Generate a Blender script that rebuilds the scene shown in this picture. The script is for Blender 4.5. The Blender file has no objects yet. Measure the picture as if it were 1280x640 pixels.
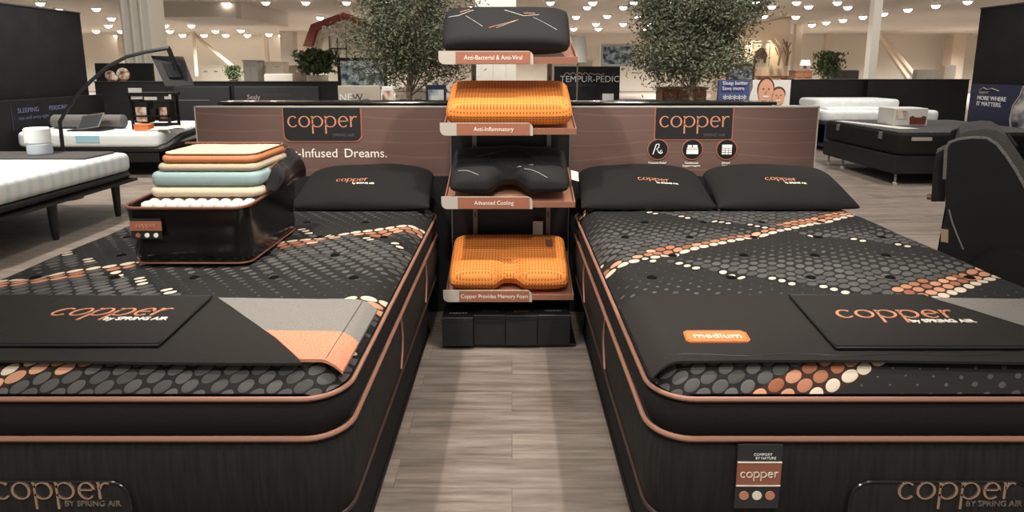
import bpy, math, random
from mathutils import Vector, Matrix, noise
PI = math.pi
SC = bpy.context.scene
COL = SC.collection
random.seed(7)

# ------------------------------------------------------------------ camera model
CH, CT, CF, CPY = 1.55, 0.17, 760.0, 213.0
_p = math.atan(CT); _c, _s = math.cos(_p), math.sin(_p)
def _ray(px, py):
    a, b = (px-640)/CF, (py-CPY)/CF
    return (a, _c-b*_s, -_s-b*_c)
def at(px, py, Y):
    d = _ray(px, py); t = Y/d[1]
    return Vector((d[0]*t, Y, CH+d[2]*t))
def onz(px, py, z):
    d = _ray(px, py); t = (z-CH)/d[2]
    return Vector((d[0]*t, d[1]*t, z))

# ------------------------------------------------------------------ materials
def lin(c):
    return tuple(((v/255)/12.92 if v/255 <= .04045 else (((v/255)+.055)/1.055)**2.4) for v in c)
class N:
    """tiny node-graph helper with operators for math nodes"""
    def __init__(s, nt, sock): s.nt, s.k = nt, sock
    def _m(s, op, *a):
        n = s.nt.nodes.new('ShaderNodeMath'); n.operation = op
        for i, v in enumerate((s,)+a):
            if isinstance(v, N): s.nt.links.new(v.k, n.inputs[i])
            else: n.inputs[i].default_value = v
        return N(s.nt, n.outputs[0])
    def __add__(s, o): return s._m('ADD', o)
    def __sub__(s, o): return s._m('SUBTRACT', o)
    def __mul__(s, o): return s._m('MULTIPLY', o)
    def __truediv__(s, o): return s._m('DIVIDE', o)
    def lt(s, o): return s._m('LESS_THAN', o)
    def gt(s, o): return s._m('GREATER_THAN', o)
    def mn(s, o): return s._m('MINIMUM', o)
    def mx(s, o): return s._m('MAXIMUM', o)
    def pp(s, o): return s._m('PINGPONG', o)
    def fl(s): return s._m('FLOOR')
    def fr(s): return s._m('FRACT')
    def ab(s): return s._m('ABSOLUTE')
class Mat:
    def __init__(s, name, col=(128,128,128), rough=.6, metal=0, spec=None, emit=None, estr=0, trans=0, alpha=1, sheen=0):
        s.m = bpy.data.materials.new(name); s.m.use_nodes = True
        s.nt = s.m.node_tree; s.b = s.nt.nodes['Principled BSDF']
        s.b.inputs['Base Color'].default_value = (*lin(col), 1)
        s.b.inputs['Roughness'].default_value = rough
        s.b.inputs['Metallic'].default_value = metal
        if spec is not None: s.b.inputs['Specular IOR Level'].default_value = spec
        if emit: s.b.inputs['Emission Color'].default_value = (*lin(emit), 1); s.b.inputs['Emission Strength'].default_value = estr
        if trans: s.b.inputs['Transmission Weight'].default_value = trans
        if alpha < 1: s.b.inputs['Alpha'].default_value = alpha
        if sheen: s.b.inputs['Sheen Weight'].default_value = sheen
    def node(s, t, **k):
        n = s.nt.nodes.new(t)
        for a, v in k.items():
            if a in n.inputs: n.inputs[a].default_value = v
            else: setattr(n, a, v)
        return n
    def link(s, a, b): s.nt.links.new(a.k if isinstance(a, N) else a, b)
    def coords(s, scale=(1,1,1)):
        tc = s.node('ShaderNodeTexCoord'); mp = s.node('ShaderNodeMapping'); mp.inputs['Scale'].default_value = scale
        s.link(tc.outputs['Object'], mp.inputs[0]); return mp.outputs[0]
    def mix(s, fac, a, b):
        n = s.node('ShaderNodeMix', data_type='RGBA')
        def put(v, i):
            if isinstance(v, tuple): n.inputs[i].default_value = (*lin(v), 1)
            else: s.link(v, n.inputs[i])
        if isinstance(fac, (int, float)): n.inputs[0].default_value = fac
        else: s.link(fac, n.inputs[0])
        put(a, 6); put(b, 7); return n.outputs[2]
    def base(s, sock): s.link(sock, s.b.inputs['Base Color'])
    def bump(s, h, strength=.3, dist=.01):
        n = s.node('ShaderNodeBump'); n.inputs['Strength'].default_value = strength; n.inputs['Distance'].default_value = dist
        s.link(h, n.inputs['Height']); s.link(n.outputs[0], s.b.inputs['Normal'])
    def vary(s, c1, c2, scale=(4,4,4), nscale=1.0, detail=3, bump=0, lo=.35, hi=.65):
        t = s.node('ShaderNodeTexNoise'); t.inputs['Scale'].default_value = nscale; t.inputs['Detail'].default_value = detail
        s.link(s.coords(scale), t.inputs['Vector'])
        r = s.node('ShaderNodeMapRange'); r.inputs[1].default_value = lo; r.inputs[2].default_value = hi
        s.link(t.outputs[0], r.inputs[0])
        s.base(s.mix(r.outputs[0], c1, c2))
        if bump: s.bump(t.outputs[0], bump, .003)
        return s

M = {}
M['black_fabric'] = Mat('black_fabric', rough=.85, spec=.25).vary((25,24,23), (32,30,29), (60,60,60), 6, bump=.15)
M['protector_felt'] = Mat('black_felt', rough=.95, spec=.15).vary((39,37,35), (48,45,43), (80,80,80), 6, bump=.2)
M['grey_felt'] = Mat('grey_felt', rough=.95, spec=.1).vary((112,108,103), (136,132,126), (150,150,150), 3, bump=.2)
M['copper_felt'] = Mat('copper_felt', rough=.9, spec=.1).vary((190,124,98), (210,144,116), (60,60,60), 3, bump=.2)
M['copper_trim'] = Mat('copper_piping', (158,114,95), .5, .15)
M['tuft_shade_black'] = Mat('tuft_shade_black', (13,12,12), .9, spec=.1)  # dark colour for the shade inside the tuft dimples
M['bottom_trim'] = Mat('dark_piping', (62,46,40), .35)
M['copper_print'] = Mat('copper_print', (204,138,108), .5, .1)
M['copper_metal'] = Mat('polished_copper', (240,206,186), .25, .9)
M['cream_print'] = Mat('cream_print', (236,228,216), .6)
M['white_print'] = Mat('white_print', (235,235,235), .6)
M['black_plastic'] = Mat('black_plastic', (22,22,23), .4)
M['black_panel'] = Mat('black_panel', rough=.6, spec=.3).vary((30,30,31), (36,36,37), (2,2,2), 2)
M['tall_panel'] = Mat('matt_black_panel', rough=.7, spec=.2).vary((24,24,25), (29,29,30), (2,2,2), 2)
M['charcoal_panel'] = Mat('charcoal_panel', (44,44,46), .6)
M['navy'] = Mat('navy_panel', (36,42,72), .55)
M['blue'] = Mat('blue_panel', (70,82,128), .55)
M['white_fabric'] = Mat('white_fabric', rough=.8).vary((226,230,230), (240,242,241), (5,5,5), 2, bump=.1)
M['wallwhite'] = Mat('white_paint', (236,230,218), .6)
M['card'] = Mat('white_card', (228,226,220), .6)
M['grey_fabric'] = Mat('grey_fabric', rough=.9).vary((96,92,90), (112,108,105), (30,30,30), 3)
M['dark_mat'] = Mat('dark_grey_mat', (84,80,80), .9)
M['copper_label'] = Mat('copper_label', (152,96,74), .5, .05)
M['copper_shelf'] = Mat('copper_shelf', (184,130,106), .4, .3)
M['rail_grey'] = Mat('grey_rail', (176,168,158), .45)
M['rail_brown'] = Mat('tan_label', (150,132,108), .7)
M['grey_metal'] = Mat('grey_metal', (140,132,126), .4, .5)
M['trunk'] = Mat('bark', rough=.9).vary((112,92,78), (150,130,112), (20,20,6), 2, bump=.3)
M['brown_pot'] = Mat('brown_pot', (70,56,46), .6)
M['orange_card'] = Mat('orange_card', (214,120,64), .6)
M['wood'] = Mat('brown_wood', rough=.5).vary((110,68,46), (140,90,62), (2,12,12), 3)
M['beam'] = Mat('beam_paint', (196,180,158), .7)
M['duct'] = Mat('duct_metal', (186,178,166), .5, .2)
M['barn_red'] = Mat('barn_red', (122,58,44), .7)
M['cream'] = Mat('cream_paint', (226,214,192), .7)
M['skin'] = Mat('skin_print', (222,164,136), .7)
M['hair'] = Mat('hair_print', (84,58,46), .7)
M['lamp'] = Mat('lamp_glow', (255,250,240), .5, emit=(255,246,232), estr=14)
M['screen'] = Mat('dark_screen', (60,62,64), .3)
M['velour'] = Mat('recliner_upholstery', rough=.7, spec=.3).vary((17,17,16), (22,21,21), (40,40,40), 4, bump=.1)
M['recliner_top'] = Mat('recliner_top', rough=.7).vary((62,60,58), (74,72,70), (30,30,30), 4, bump=.1)
M['vinyl'] = Mat('black_vinyl', (18,16,15), .16, spec=.6)
M['clear'] = Mat('clear_vinyl', (220,220,220), .12, trans=1.0, alpha=.35)
M['bag_trim'] = Mat('bag_trim', (120,76,60), .45)
for nm, c in dict(foam_cream=(208,190,164), foam_blue=(146,168,168), foam_beige=(186,168,142), foam_orange=(196,126,82), coil_white=(218,212,200)).items():
    M[nm] = Mat(nm, c, .9).vary(tuple(int(v*.96) for v in c), c, (60,60,60), 4, bump=.15)
M['leaf'] = Mat('olive_leaf', rough=.6, spec=.3).vary((66,74,56), (130,136,112), (3,3,3), 3, lo=.3, hi=.7)
M['leaf2'] = Mat('green_leaf', rough=.6).vary((52,72,42), (92,110,66), (3,3,3), 3)

def signpanel():
    m = Mat('brown_satin_print', rough=.32, spec=.5)
    t = m.node('ShaderNodeTexNoise'); t.inputs['Scale'].default_value = 1.0; t.inputs['Detail'].default_value = 2
    m.link(m.coords((.6,.6,9)), t.inputs['Vector'])
    w = m.node('ShaderNodeTexWave', wave_type='BANDS', bands_direction='Z'); w.inputs['Scale'].default_value = 2.2
    w.inputs['Distortion'].default_value = 5; w.inputs['Detail'].default_value = 0
    m.link(m.coords((.5,.5,1.6)), w.inputs['Vector'])
    r = m.node('ShaderNodeMapRange'); r.inputs[1].default_value = .985; r.inputs[2].default_value = 1.0; m.link(w.outputs['Fac'], r.inputs[0])
    c = m.mix(t.outputs[0], (92,70,64), (114,90,82))
    rr = N(m.nt, r.outputs[0])*.35
    m.base(m.mix(rr, c, (150,120,106)))
    return m
M['sign_panel'] = signpanel()

def floor_mat():
    m = Mat('grey_brown_planks', rough=.42, spec=.4)
    v = m.coords()
    br = m.node('ShaderNodeTexBrick'); br.offset = .37; br.squash = 1
    br.inputs['Scale'].default_value = 1; br.inputs['Brick Width'].default_value = 1.2; br.inputs['Row Height'].default_value = .17
    br.inputs['Mortar Size'].default_value = .0015; br.inputs['Color1'].default_value = (0,0,0,1); br.inputs['Color2'].default_value = (1,1,1,1)
    br.inputs['Mortar'].default_value = (.3,.3,.3,1); br.inputs['Bias'].default_value = 0
    m.link(v, br.inputs['Vector'])
    bw = m.node('ShaderNodeRGBToBW'); m.link(br.outputs['Color'], bw.inputs[0])
    t = m.node('ShaderNodeTexNoise'); t.inputs['Scale'].default_value = 1; t.inputs['Detail'].default_value = 8; t.inputs['Roughness'].default_value = .65
    mp = m.node('ShaderNodeVectorMath', operation='ADD'); m.link(m.coords((2.2,26,1)), mp.inputs[0])
    sc = m.node('ShaderNodeVectorMath', operation='SCALE'); sc.inputs['Scale'].default_value = 17.0
    m.link(br.outputs['Color'], sc.inputs[0]); m.link(sc.outputs[0], mp.inputs[1]); m.link(mp.outputs[0], t.inputs['Vector'])
    r = m.node('ShaderNodeMapRange'); r.inputs[1].default_value = .3; r.inputs[2].default_value = .72; m.link(t.outputs[0], r.inputs[0])
    c1 = m.mix(r.outputs[0], (88,77,70), (152,140,130))
    c2 = m.mix(r.outputs[0], (104,92,84), (166,154,143))
    c = m.mix(bw.outputs[0], c1, c2)
    c = m.mix(N(m.nt, br.outputs['Fac'])*.5, c, (60,50,44))
    m.base(c); m.bump(t.outputs[0], .08, .004)
    return m
M['floor'] = floor_mat()

def quilt_border():
    m = Mat('ribbed_black_border', rough=.8, spec=.3)
    w = m.node('ShaderNodeTexNoise'); w.inputs['Scale'].default_value = 1; w.inputs['Detail'].default_value = 4
    m.link(m.coords((90,90,5)), w.inputs['Vector'])
    r = m.node('ShaderNodeMapRange'); r.inputs[1].default_value = .35; r.inputs[2].default_value = .7; m.link(w.outputs[0], r.inputs[0])
    m.base(m.mix(r.outputs[0], (27,26,24), (40,38,36)))
    m.bump(w.outputs[0], .35, .006)
    return m
M['ribbed'] = quilt_border()

def pebble(name, flip):
    """printed pebble pattern: cells shrink away from zig-zag bands, copper and cream along the bands"""
    m = Mat(name, rough=.8, spec=.25); nt = m.nt
    tc = m.node('ShaderNodeTexCoord'); sp = m.node('ShaderNodeSeparateXYZ'); m.link(tc.outputs['Object'], sp.inputs[0])
    x = N(nt, sp.outputs[0]); y = N(nt, sp.outputs[1]); z = N(nt, sp.outputs[2])
    v = y + (z-.415)*.8
    if flip:
        x = x*-1 - .225; v = v*-1 + 2.19
    SX, SY, SH = .049, .043, .587
    vv = v - x*SH                       # rows of pebbles run parallel to the rising bands
    row = (vv/SY).fl(); odd = (row/2).fr()*2*.5
    ux = x/SX + odd; col = ux.fl()
    cmb = m.node('ShaderNodeCombineXYZ'); m.link(col, cmb.inputs[0]); m.link(row, cmb.inputs[1])
    wn = m.node('ShaderNodeTexWhiteNoise', noise_dimensions='2D'); m.link(cmb.outputs[0], wn.inputs['Vector'])
    cols = m.node('ShaderNodeSeparateXYZ'); m.link(wn.outputs['Color'], cols.inputs[0])
    rnd = N(nt, cols.outputs[0]); rnd2 = N(nt, cols.outputs[1]); rnd3 = N(nt, cols.outputs[2])
    la = ux - col - .5 + (rnd3-.5)*.10; lb = vv/SY - row - .5 + (rnd2-.5)*.10
    px = (col + .5 - odd)*SX; pv = (row+.5)*SY + px*SH
    ell = ((la*la)*(rnd*.5+.85) + lb*lb + la*lb*.35)._m('SQRT')
    below = None; above = None; ris = None
    HALF, A = .8, .47
    for vx, base in ((-.625,-1.0), (.19,-.80), (-.625,-.24), (.205,.44), (-.625,.86), (.185,1.36), (-.625,1.82), (.19,2.3)):
        q = px - vx + HALF*20
        tri = q.pp(HALF)/HALF*A + base
        d = pv - tri
        pos = d.gt(0)
        db = d + (pos*-1+1)*9       # distance when above the band, else large
        da = d*-1 + pos*9
        ph = (q/(2*HALF)).fr()
        rise = ph.lt(.5)*(ph*-1.0+1.1)
        if below is None: below, above, ris = db, da, rise
        else:
            nearer = db.lt(below)
            ris = nearer*rise + (nearer*-1+1)*ris
            below = below.mn(db); above = above.mn(da)
    t = below/(below+above)
    band = below.lt(ris*(SY*3.1))
    cream = (below.lt(SY*.98)*ris.gt(.01)).mx(below.lt(SY*.8)*ris.lt(.01))
    fall = cream*ris.lt(.01)
    size = ((t-.38).mx(0)*-.78 + .455).mx(.07).mx(band*.43)*(fall*-1+1) + fall*.33
    peb = ell.lt(size)
    grey = m.mix(rnd, (64,63,62), (94,92,89))
    grey = m.mix((t*.8).mn(1.0), grey, (76,75,73))
    cop = m.mix(rnd2, (138,82,56), (206,154,124))
    c = m.mix(band, grey, cop)
    c = m.mix(cream, c, (206,192,172))
    ground = m.mix((t*2.0).mn(1.0), (23,22,22), (35,34,33))
    ground = m.mix(band*.8, ground, (60,38,30))
    m.base(m.mix(peb, ground, c))
    m.bump(((ell*-1+size)*4).mx(0).mn(.6), .35, .006)
    return m
M['pebble'] = pebble('pebble_knit', False)
M['pebble_turned'] = pebble('pebble_knit_turned', True)

def perforated():
    m = Mat('perforated_orange_foam', rough=.75, spec=.2)
    tc = m.node('ShaderNodeTexCoord'); sp = m.node('ShaderNodeSeparateXYZ'); m.link(tc.outputs['UV'], sp.inputs[0])
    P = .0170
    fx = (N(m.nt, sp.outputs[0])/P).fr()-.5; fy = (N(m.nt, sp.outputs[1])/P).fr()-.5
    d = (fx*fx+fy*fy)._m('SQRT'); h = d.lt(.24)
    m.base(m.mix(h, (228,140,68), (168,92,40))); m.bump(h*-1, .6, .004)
    return m
M['orange_foam'] = perforated()

def knit_pillow():
    m = Mat('black_knit', rough=.75, spec=.25)
    t = m.node('ShaderNodeTexWave', wave_type='BANDS', bands_direction='X'); t.inputs['Scale'].default_value = 60
    m.link(m.coords(), t.inputs['Vector'])
    m.base(m.mix(t.outputs['Fac'], (27,26,27), (40,39,40))); m.bump(t.outputs['Fac'], .2, .003)
    return m
M['knit'] = knit_pillow()

def tempur_side():
    m = Mat('white_knit_mattress', rough=.8)
    w = m.node('ShaderNodeTexWave', wave_type='BANDS', bands_direction='Y'); w.inputs['Scale'].default_value = 2.6; w.inputs['Distortion'].default_value = 2.5
    w.inputs['Detail'].default_value = 2; m.link(m.coords((1,1,-1.3)), w.inputs['Vector'])
    r = m.node('ShaderNodeMapRange'); r.inputs[1].default_value = .4; r.inputs[2].default_value = .95; m.link(w.outputs['Fac'], r.inputs[0])
    m.base(m.mix(r.outputs[0], (230,234,233), (212,224,225))); m.bump(w.outputs['Fac'], .15, .01)
    return m
M['white_knit'] = tempur_side()

def photo_print(name, a, b, c, sc=3):
    m = Mat(name, rough=.5)
    t = m.node('ShaderNodeTexNoise'); t.inputs['Scale'].default_value = sc; t.inputs['Detail'].default_value = 2
    m.link(m.coords(), t.inputs['Vector'])
    r = m.node('ShaderNodeValToRGB'); e = r.color_ramp.elements
    e[0].position = .38; e[0].color = (*lin(a),1); e[1].position = .62; e[1].color = (*lin(c),1)
    k = e.new(.5); k.color = (*lin(b),1)
    m.link(t.outputs[0], r.inputs[0]); m.base(r.outputs[0]); return m
M['photo_grey'] = photo_print('sign_photo', (44,48,62), (120,122,128), (206,200,190), 3.5)
M['photo_warm'] = photo_print('art_print', (120,70,60), (206,170,150), (238,226,214), 9)
M['photo_blue'] = photo_print('art_print_blue', (60,80,96), (170,184,190), (236,240,240), 7)

# ------------------------------------------------------------------ mesh building
class MB:
    def __init__(s): s.v, s.f, s.uv = [], [], None
    def add(s, vs, fs):
        o = len(s.v); s.v += [Vector(p) for p in vs]; s.f += [tuple(i+o for i in f) for f in fs]; return s
    def box(s, x0, x1, y0, y1, z0, z1):
        x0, x1 = min(x0,x1), max(x0,x1); y0, y1 = min(y0,y1), max(y0,y1); z0, z1 = min(z0,z1), max(z0,z1)
        return s.add([(x0,y0,z0),(x1,y0,z0),(x1,y1,z0),(x0,y1,z0),(x0,y0,z1),(x1,y0,z1),(x1,y1,z1),(x0,y1,z1)],
                     [(0,3,2,1),(4,5,6,7),(0,1,5,4),(1,2,6,5),(2,3,7,6),(3,0,4,7)])
    def rbox(s, x0, x1, y0, y1, z0, z1, r=.02, n=3, rp=None):
        """box with rounded plan corners (rp) and rounded top and bottom edges (r)"""
        rp = r if rp is None else rp
        rp = max(rp, r)
        loops = []
        for k in range(n+1):
            a = PI/2*k/n; loops.append((r*(1-math.sin(a)), z0+r*(1-math.cos(a))))
        for k in range(n+1):
            a = PI/2*k/n; loops.append((r*(1-math.cos(a)), z1-r*(1-math.sin(a))))
        rings = [[(p[0],p[1],z) for p in rrect(x0,x1,y0,y1,rp,i)] for i, z in loops]
        return s.rings(rings, True)
    def rings(s, rings, caps=False):
        n = len(rings[0]); vs = [p for r in rings for p in r]; fs = []
        for k in range(len(rings)-1):
            for i in range(n):
                j = (i+1) % n
                fs.append((k*n+i, k*n+j, (k+1)*n+j, (k+1)*n+i))
        if caps: fs.append(tuple(range(n-1,-1,-1))); fs.append(tuple((len(rings)-1)*n+i for i in range(n)))
        return s.add(vs, fs)
    def tube(s, pts, r, n=8, closed=False, caps=True):
        pts = [Vector(p) for p in pts]; m = len(pts); rings = []
        up = None
        for i, p in enumerate(pts):
            a = pts[(i-1) % m] if (closed or i > 0) else p
            b = pts[(i+1) % m] if (closed or i < m-1) else p
            t = (b-a).normalized()
            if up is None:
                up = Vector((0,0,1)) if abs(t.z) < .9 else Vector((1,0,0))
            u = (up - t*up.dot(t)).normalized(); up = u; w = t.cross(u)
            rr = r(i/(m-1)) if callable(r) else r
            rings.append([p + (u*math.cos(2*PI*k/n)+w*math.sin(2*PI*k/n))*rr for k in range(n)])
        if closed: rings.append(rings[0])
        return s.rings(rings, caps and not closed)
    def lathe(s, prof, c=(0,0,0), n=20):
        rings = [[(c[0]+r*math.cos(2*PI*k/n), c[1]+r*math.sin(2*PI*k/n), c[2]+z) for k in range(n)] for r, z in prof]
        return s.rings(rings, True)
    def prism(s, pts, axis, a, b):
        """extrude an outline; axis 'y': pts are (x,z), 'x': (y,z), 'z': (x,y)"""
        def P(p, t): return {'y': (p[0],t,p[1]), 'x': (t,p[0],p[1]), 'z': (p[0],p[1],t)}[axis]
        n = len(pts); vs = [P(p,a) for p in pts]+[P(p,b) for p in pts]
        fs = [tuple(range(n)), tuple(range(2*n-1, n-1, -1))]+[(i, n+i, n+(i+1)%n, (i+1)%n) for i in range(n)]
        return s.add(vs, fs)
    def xf(s, m):
        s.v = [m @ p for p in s.v]; return s
    def obj(s, name, mat, parent=None, smooth=False, off=None):
        me = bpy.data.meshes.new(name)
        o_ = off if off is not None else Vector((0,0,0))
        me.from_pydata([tuple(p-o_) for p in s.v], [], s.f)
        if s.uv:
            ul = me.uv_layers.new(name='UVMap')
            for l in me.loops: ul.data[l.index].uv = s.uv[l.vertex_index]
        fix_normals(me)
        if smooth:
            me.polygons.foreach_set('use_smooth', [True]*len(me.polygons))
            try: me.set_sharp_from_angle(angle=math.radians(smooth if smooth is not True else 40))
            except Exception: pass
        mm = mat.m if isinstance(mat, Mat) else mat
        me.materials.append(mm)
        o = bpy.data.objects.new(name, me); COL.objects.link(o)
        if parent is not None: o.parent = parent
        return o
def fix_normals(me):
    import bmesh
    b = bmesh.new(); b.from_mesh(me); bmesh.ops.recalc_face_normals(b, faces=b.faces); b.to_mesh(me); b.free()
def rrect(x0, x1, y0, y1, r, inset=0, n=6):
    x0 += inset; x1 -= inset; y0 += inset; y1 -= inset; r = max(r-inset, .0005)
    out = []
    for cx, cy, a0 in ((x1-r,y1-r,0),(x0+r,y1-r,PI/2),(x0+r,y0+r,PI),(x1-r,y0+r,1.5*PI)):
        for k in range(n+1):
            a = a0+PI/2*k/n; out.append((cx+r*math.cos(a), cy+r*math.sin(a)))
    return out

def tag(o, label=None, cat=None, group=None, kind=None):
    if label: o['label'] = label
    if cat: o['category'] = cat
    if group: o['group'] = group
    if kind: o['kind'] = kind
    return o
class Thing:
    def __init__(s, name, label, cat, loc=(0,0,0), group=None, kind=None):
        s.o = bpy.data.objects.new(name, None); COL.objects.link(s.o); s.loc = Vector(loc); s.o.location = s.loc
        s.o.empty_display_size = .1
        tag(s.o, label, cat, group, kind)
    def part(s, name, mb, mat, parent=None, smooth=False, label=None):
        o = mb.obj(name, mat, parent or s.o, smooth, s.loc)
        if label: o['label'] = label
        return o
def solo(name, mb, mat, label, cat, loc=(0,0,0), group=None, smooth=False, kind=None):
    o = mb.obj(name, mat, None, smooth, Vector(loc)); o.location = Vector(loc)
    return tag(o, label, cat, group, kind)
def copy_tree(o, parent=None, dx=(0,0,0)):
    c = o.copy(); COL.objects.link(c)
    if parent is not None: c.parent = parent
    else: c.location = o.location + Vector(dx)
    for ch in list(o.children): copy_tree(ch, c)
    return c

# ------------------------------------------------------------------ lettering
def frame(o, ex, ey):
    ex = Vector(ex).normalized(); ey = Vector(ey); ey = (ey - ex*ey.dot(ex)).normalized(); ez = ex.cross(ey)
    return Matrix(((ex.x,ey.x,ez.x,o[0]),(ex.y,ey.y,ez.y,o[1]),(ex.z,ey.z,ez.z,o[2]),(0,0,0,1)))
def text_mb(body, size, m, depth=.001, align='LEFT', shear=0, sx=1.0, bold=0):
    cu = bpy.data.curves.new('t', 'FONT'); cu.body = body; cu.size = size; cu.extrude = depth; cu.align_x = align; cu.shear = shear
    cu.resolution_u = 3; cu.offset = bold
    o = bpy.data.objects.new('t', cu); COL.objects.link(o)
    dg = bpy.context.evaluated_depsgraph_get(); dg.update()
    me = bpy.data.meshes.new_from_object(o.evaluated_get(dg))
    b = MB(); b.add([(v.co.x*sx, v.co.y, v.co.z) for v in me.vertices], [tuple(p.vertices) for p in me.polygons])
    bpy.data.objects.remove(o); bpy.data.curves.remove(cu); bpy.data.meshes.remove(me)
    return b.xf(m)
def _arc(b, cx, cy, rx, ry, a0, a1, tk, depth, n=26, tmin=.075):
    pts = []
    full = abs(a1-a0) > 359.9
    for i in range(n+1):
        a = math.radians(a0+(a1-a0)*i/n); t = tmin+(tk-tmin)*abs(math.cos(a))**1.3
        ca, sa = math.cos(a), math.sin(a)
        pts.append(((cx+rx*ca, cy+ry*sa), (cx+(rx-t)*ca, cy+(ry-t*.95)*sa)))
    rings = [[(o[0],o[1],depth),(i[0],i[1],depth),(i[0],i[1],-depth),(o[0],o[1],-depth)] for o, i in pts]
    b.rings(rings, not full)
def copper_logo(m, xh, depth=.0015, weight=.17, shear=0.0):
    """the word copper in a flared humanist face; xh = x-height; origin = left end of the baseline"""
    b = MB(); d = depth/xh; x = 0; w = weight
    _arc(b, .5, .5, .5, .53, 48, 318, w, d); x = 1.02
    _arc(b, x+.54, .5, .54, .53, 0, 360, w, d); x += 1.24
    for k in range(2):
        b.prism([(x,-.62),(x+w*.95,-.62),(x+w*.85,.3),(x+w*.85,1.0),(x-.05,1.02),(x-.05,.95),(x,.9)], 'z', -d, d)
        _arc(b, x+.50, .5, .56, .53, -155, 155, w, d); x += 1.22
    _arc(b, x+.48, .5, .48, .53, 0, 315, w, d); b.box(x+.1, x+.93, .5, .585, -d, d); x += 1.12
    b.prism([(x,0),(x+w,0),(x+w*.9,.45),(x+w*.9,1.0),(x-.05,1.02),(x-.05,.95),(x,.9)], 'z', -d, d)
    _arc(b, x+.46, .52, .42, .5, 62, 165, w, d, 12, .1)
    b.v = [Vector(((p.x+p.y*shear)*xh, p.y*xh, p.z*xh)) for p in b.v]
    return b.xf(m)
LOGO_W = 6.42          # width of the word in x-heights

# ------------------------------------------------------------------ soft shapes
def slab(w, d, h, m, nx=30, ny=24, exp=5, top=None, front=None, uv=False):
    """cushion-like closed slab; top(u,v) scales the upper height, front(u) pulls the front edge back"""
    b = MB(); uvs = []
    def sm(t): return math.sin(t*PI/2)*.65+t*.35
    for side in (1, -1):
        base = len(b.v); vs = []
        for j in range(ny+1):
            for i in range(nx+1):
                u = sm(-1+2*i/nx); v = sm(-1+2*j/ny)
                e = (max(0, 1-abs(u)**exp)*max(0, 1-abs(v)**exp))**(1/2.6)
                k = (1-.10*abs(v)**8); k2 = (1-.08*abs(u)**8)
                x = u*w/2*(k*.5+.5); y0 = -d/2*(k2*.5+.5); y1 = d/2*(k2*.5+.5)
                if front: y0 += front(u)
                y = y0+(y1-y0)*(v+1)/2
                z = side*h/2*e
                if side > 0 and top: z = -h/2*e*0 + h/2*e*top(u,v)
                vs.append((x,y,z)); uvs.append((x, y if abs(v) < .99 else y))
        fs = []
        for j in range(ny):
            for i in range(nx):
                a = j*(nx+1)+i; q = (a, a+1, a+nx+2, a+nx+1)
                fs.append(q if side > 0 else q[::-1])
        b.add(vs, fs)
    if uv: b.uv = [(p[0]+5, p[1]+p_z) for p, p_z in zip(uvs, [0]*len(uvs))]
    # arc-length style uv so that holes stay round on the steep front
    if uv: b.uv = [(u[0], u[1]-v.z*.9) for u, v in zip(b.uv, b.v)]
    return b.xf(m)
def bed_pillow(w, d, h, m, nx=40, ny=30, seed=0):
    """plump pillow: rounded outline pinched a little at the corners, seam at the rim"""
    b = MB()
    for side in (1, -1):
        vs, fs = [], []
        for j in range(ny+1):
            for i in range(nx+1):
                u = math.sin((-1+2*i/nx)*PI/2); v = math.sin((-1+2*j/ny)*PI/2)
                e = (max(0,1-u**2)**.5)*(max(0,1-v**2)**.5); e = e**.78
                x = u*w/2*(1-.12*max(v,0)**4*abs(u)-.03*(1-v*v)); y = v*d/2*(1-(.22 if v > 0 else .05)*abs(u)**5*abs(v))
                n_ = (noise.noise(Vector((x*4+seed*3, y*5, side)))*.014+noise.noise(Vector((x*16+seed, y*9, side)))*.004)*e
                z = side*h/2*e*(1.0 if side > 0 else .5)+n_
                vs.append((x,y,z))
        for j in range(ny):
            for i in range(nx):
                a = j*(nx+1)+i; q = (a,a+1,a+nx+2,a+nx+1); fs.append(q if side > 0 else q[::-1])
        b.add(vs, fs)
    return b.xf(m)
def drape_sheet(outline_fn, nu, nv, z_fn, th):
    """thin cloth with thickness: outline_fn(s,t)->(x,y), lies at z_fn(x,y)"""
    b = MB(); n = (nu+1)*(nv+1); vs = []
    for lay in (0, 1):
        for j in range(nv+1):
            for i in range(nu+1):
                x, y = outline_fn(i/nu, j/nv); vs.append((x, y, z_fn(x,y)+(th if lay else 0)))
    fs = []
    for j in range(nv):
        for i in range(nu):
            a = j*(nu+1)+i; fs.append((a+n, a+1+n, a+nu+2+n, a+nu+1+n)); fs.append((a, a+nu+1, a+nu+2, a+1))
    edge = [i for i in range(nu+1)]+[j*(nu+1)+nu for j in range(1,nv+1)]+[nv*(nu+1)+i for i in range(nu-1,-1,-1)]+[j*(nu+1) for j in range(nv-1,0,-1)]
    for k in range(len(edge)):
        a, c = edge[k], edge[(k+1) % len(edge)]; fs.append((a, c, c+n, a+n))
    return b.add(vs, fs)

# ------------------------------------------------------------------ SETTING
def struct(name, mb, mat, smooth=False):
    o = mb.obj(name, mat, None, smooth); o['kind'] = 'structure'; return o
struct('floor', MB().box(-48,48,-4,41,-.1,0), M['floor'])
wallm = Mat('beige_wall', rough=.8).vary((212,203,188), (220,211,196), (.2,.2,.2), 1)
struct('wall_back', MB().box(-48,48,40,40.3,0,5.2), wallm)
ceilm = Mat('ceiling_paint', rough=.85).vary((204,196,184), (212,204,192), (.3,.3,.3), 1)
struct('ceiling', MB().box(-48,48,13,40.3,3.6,3.8), ceilm)

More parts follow.
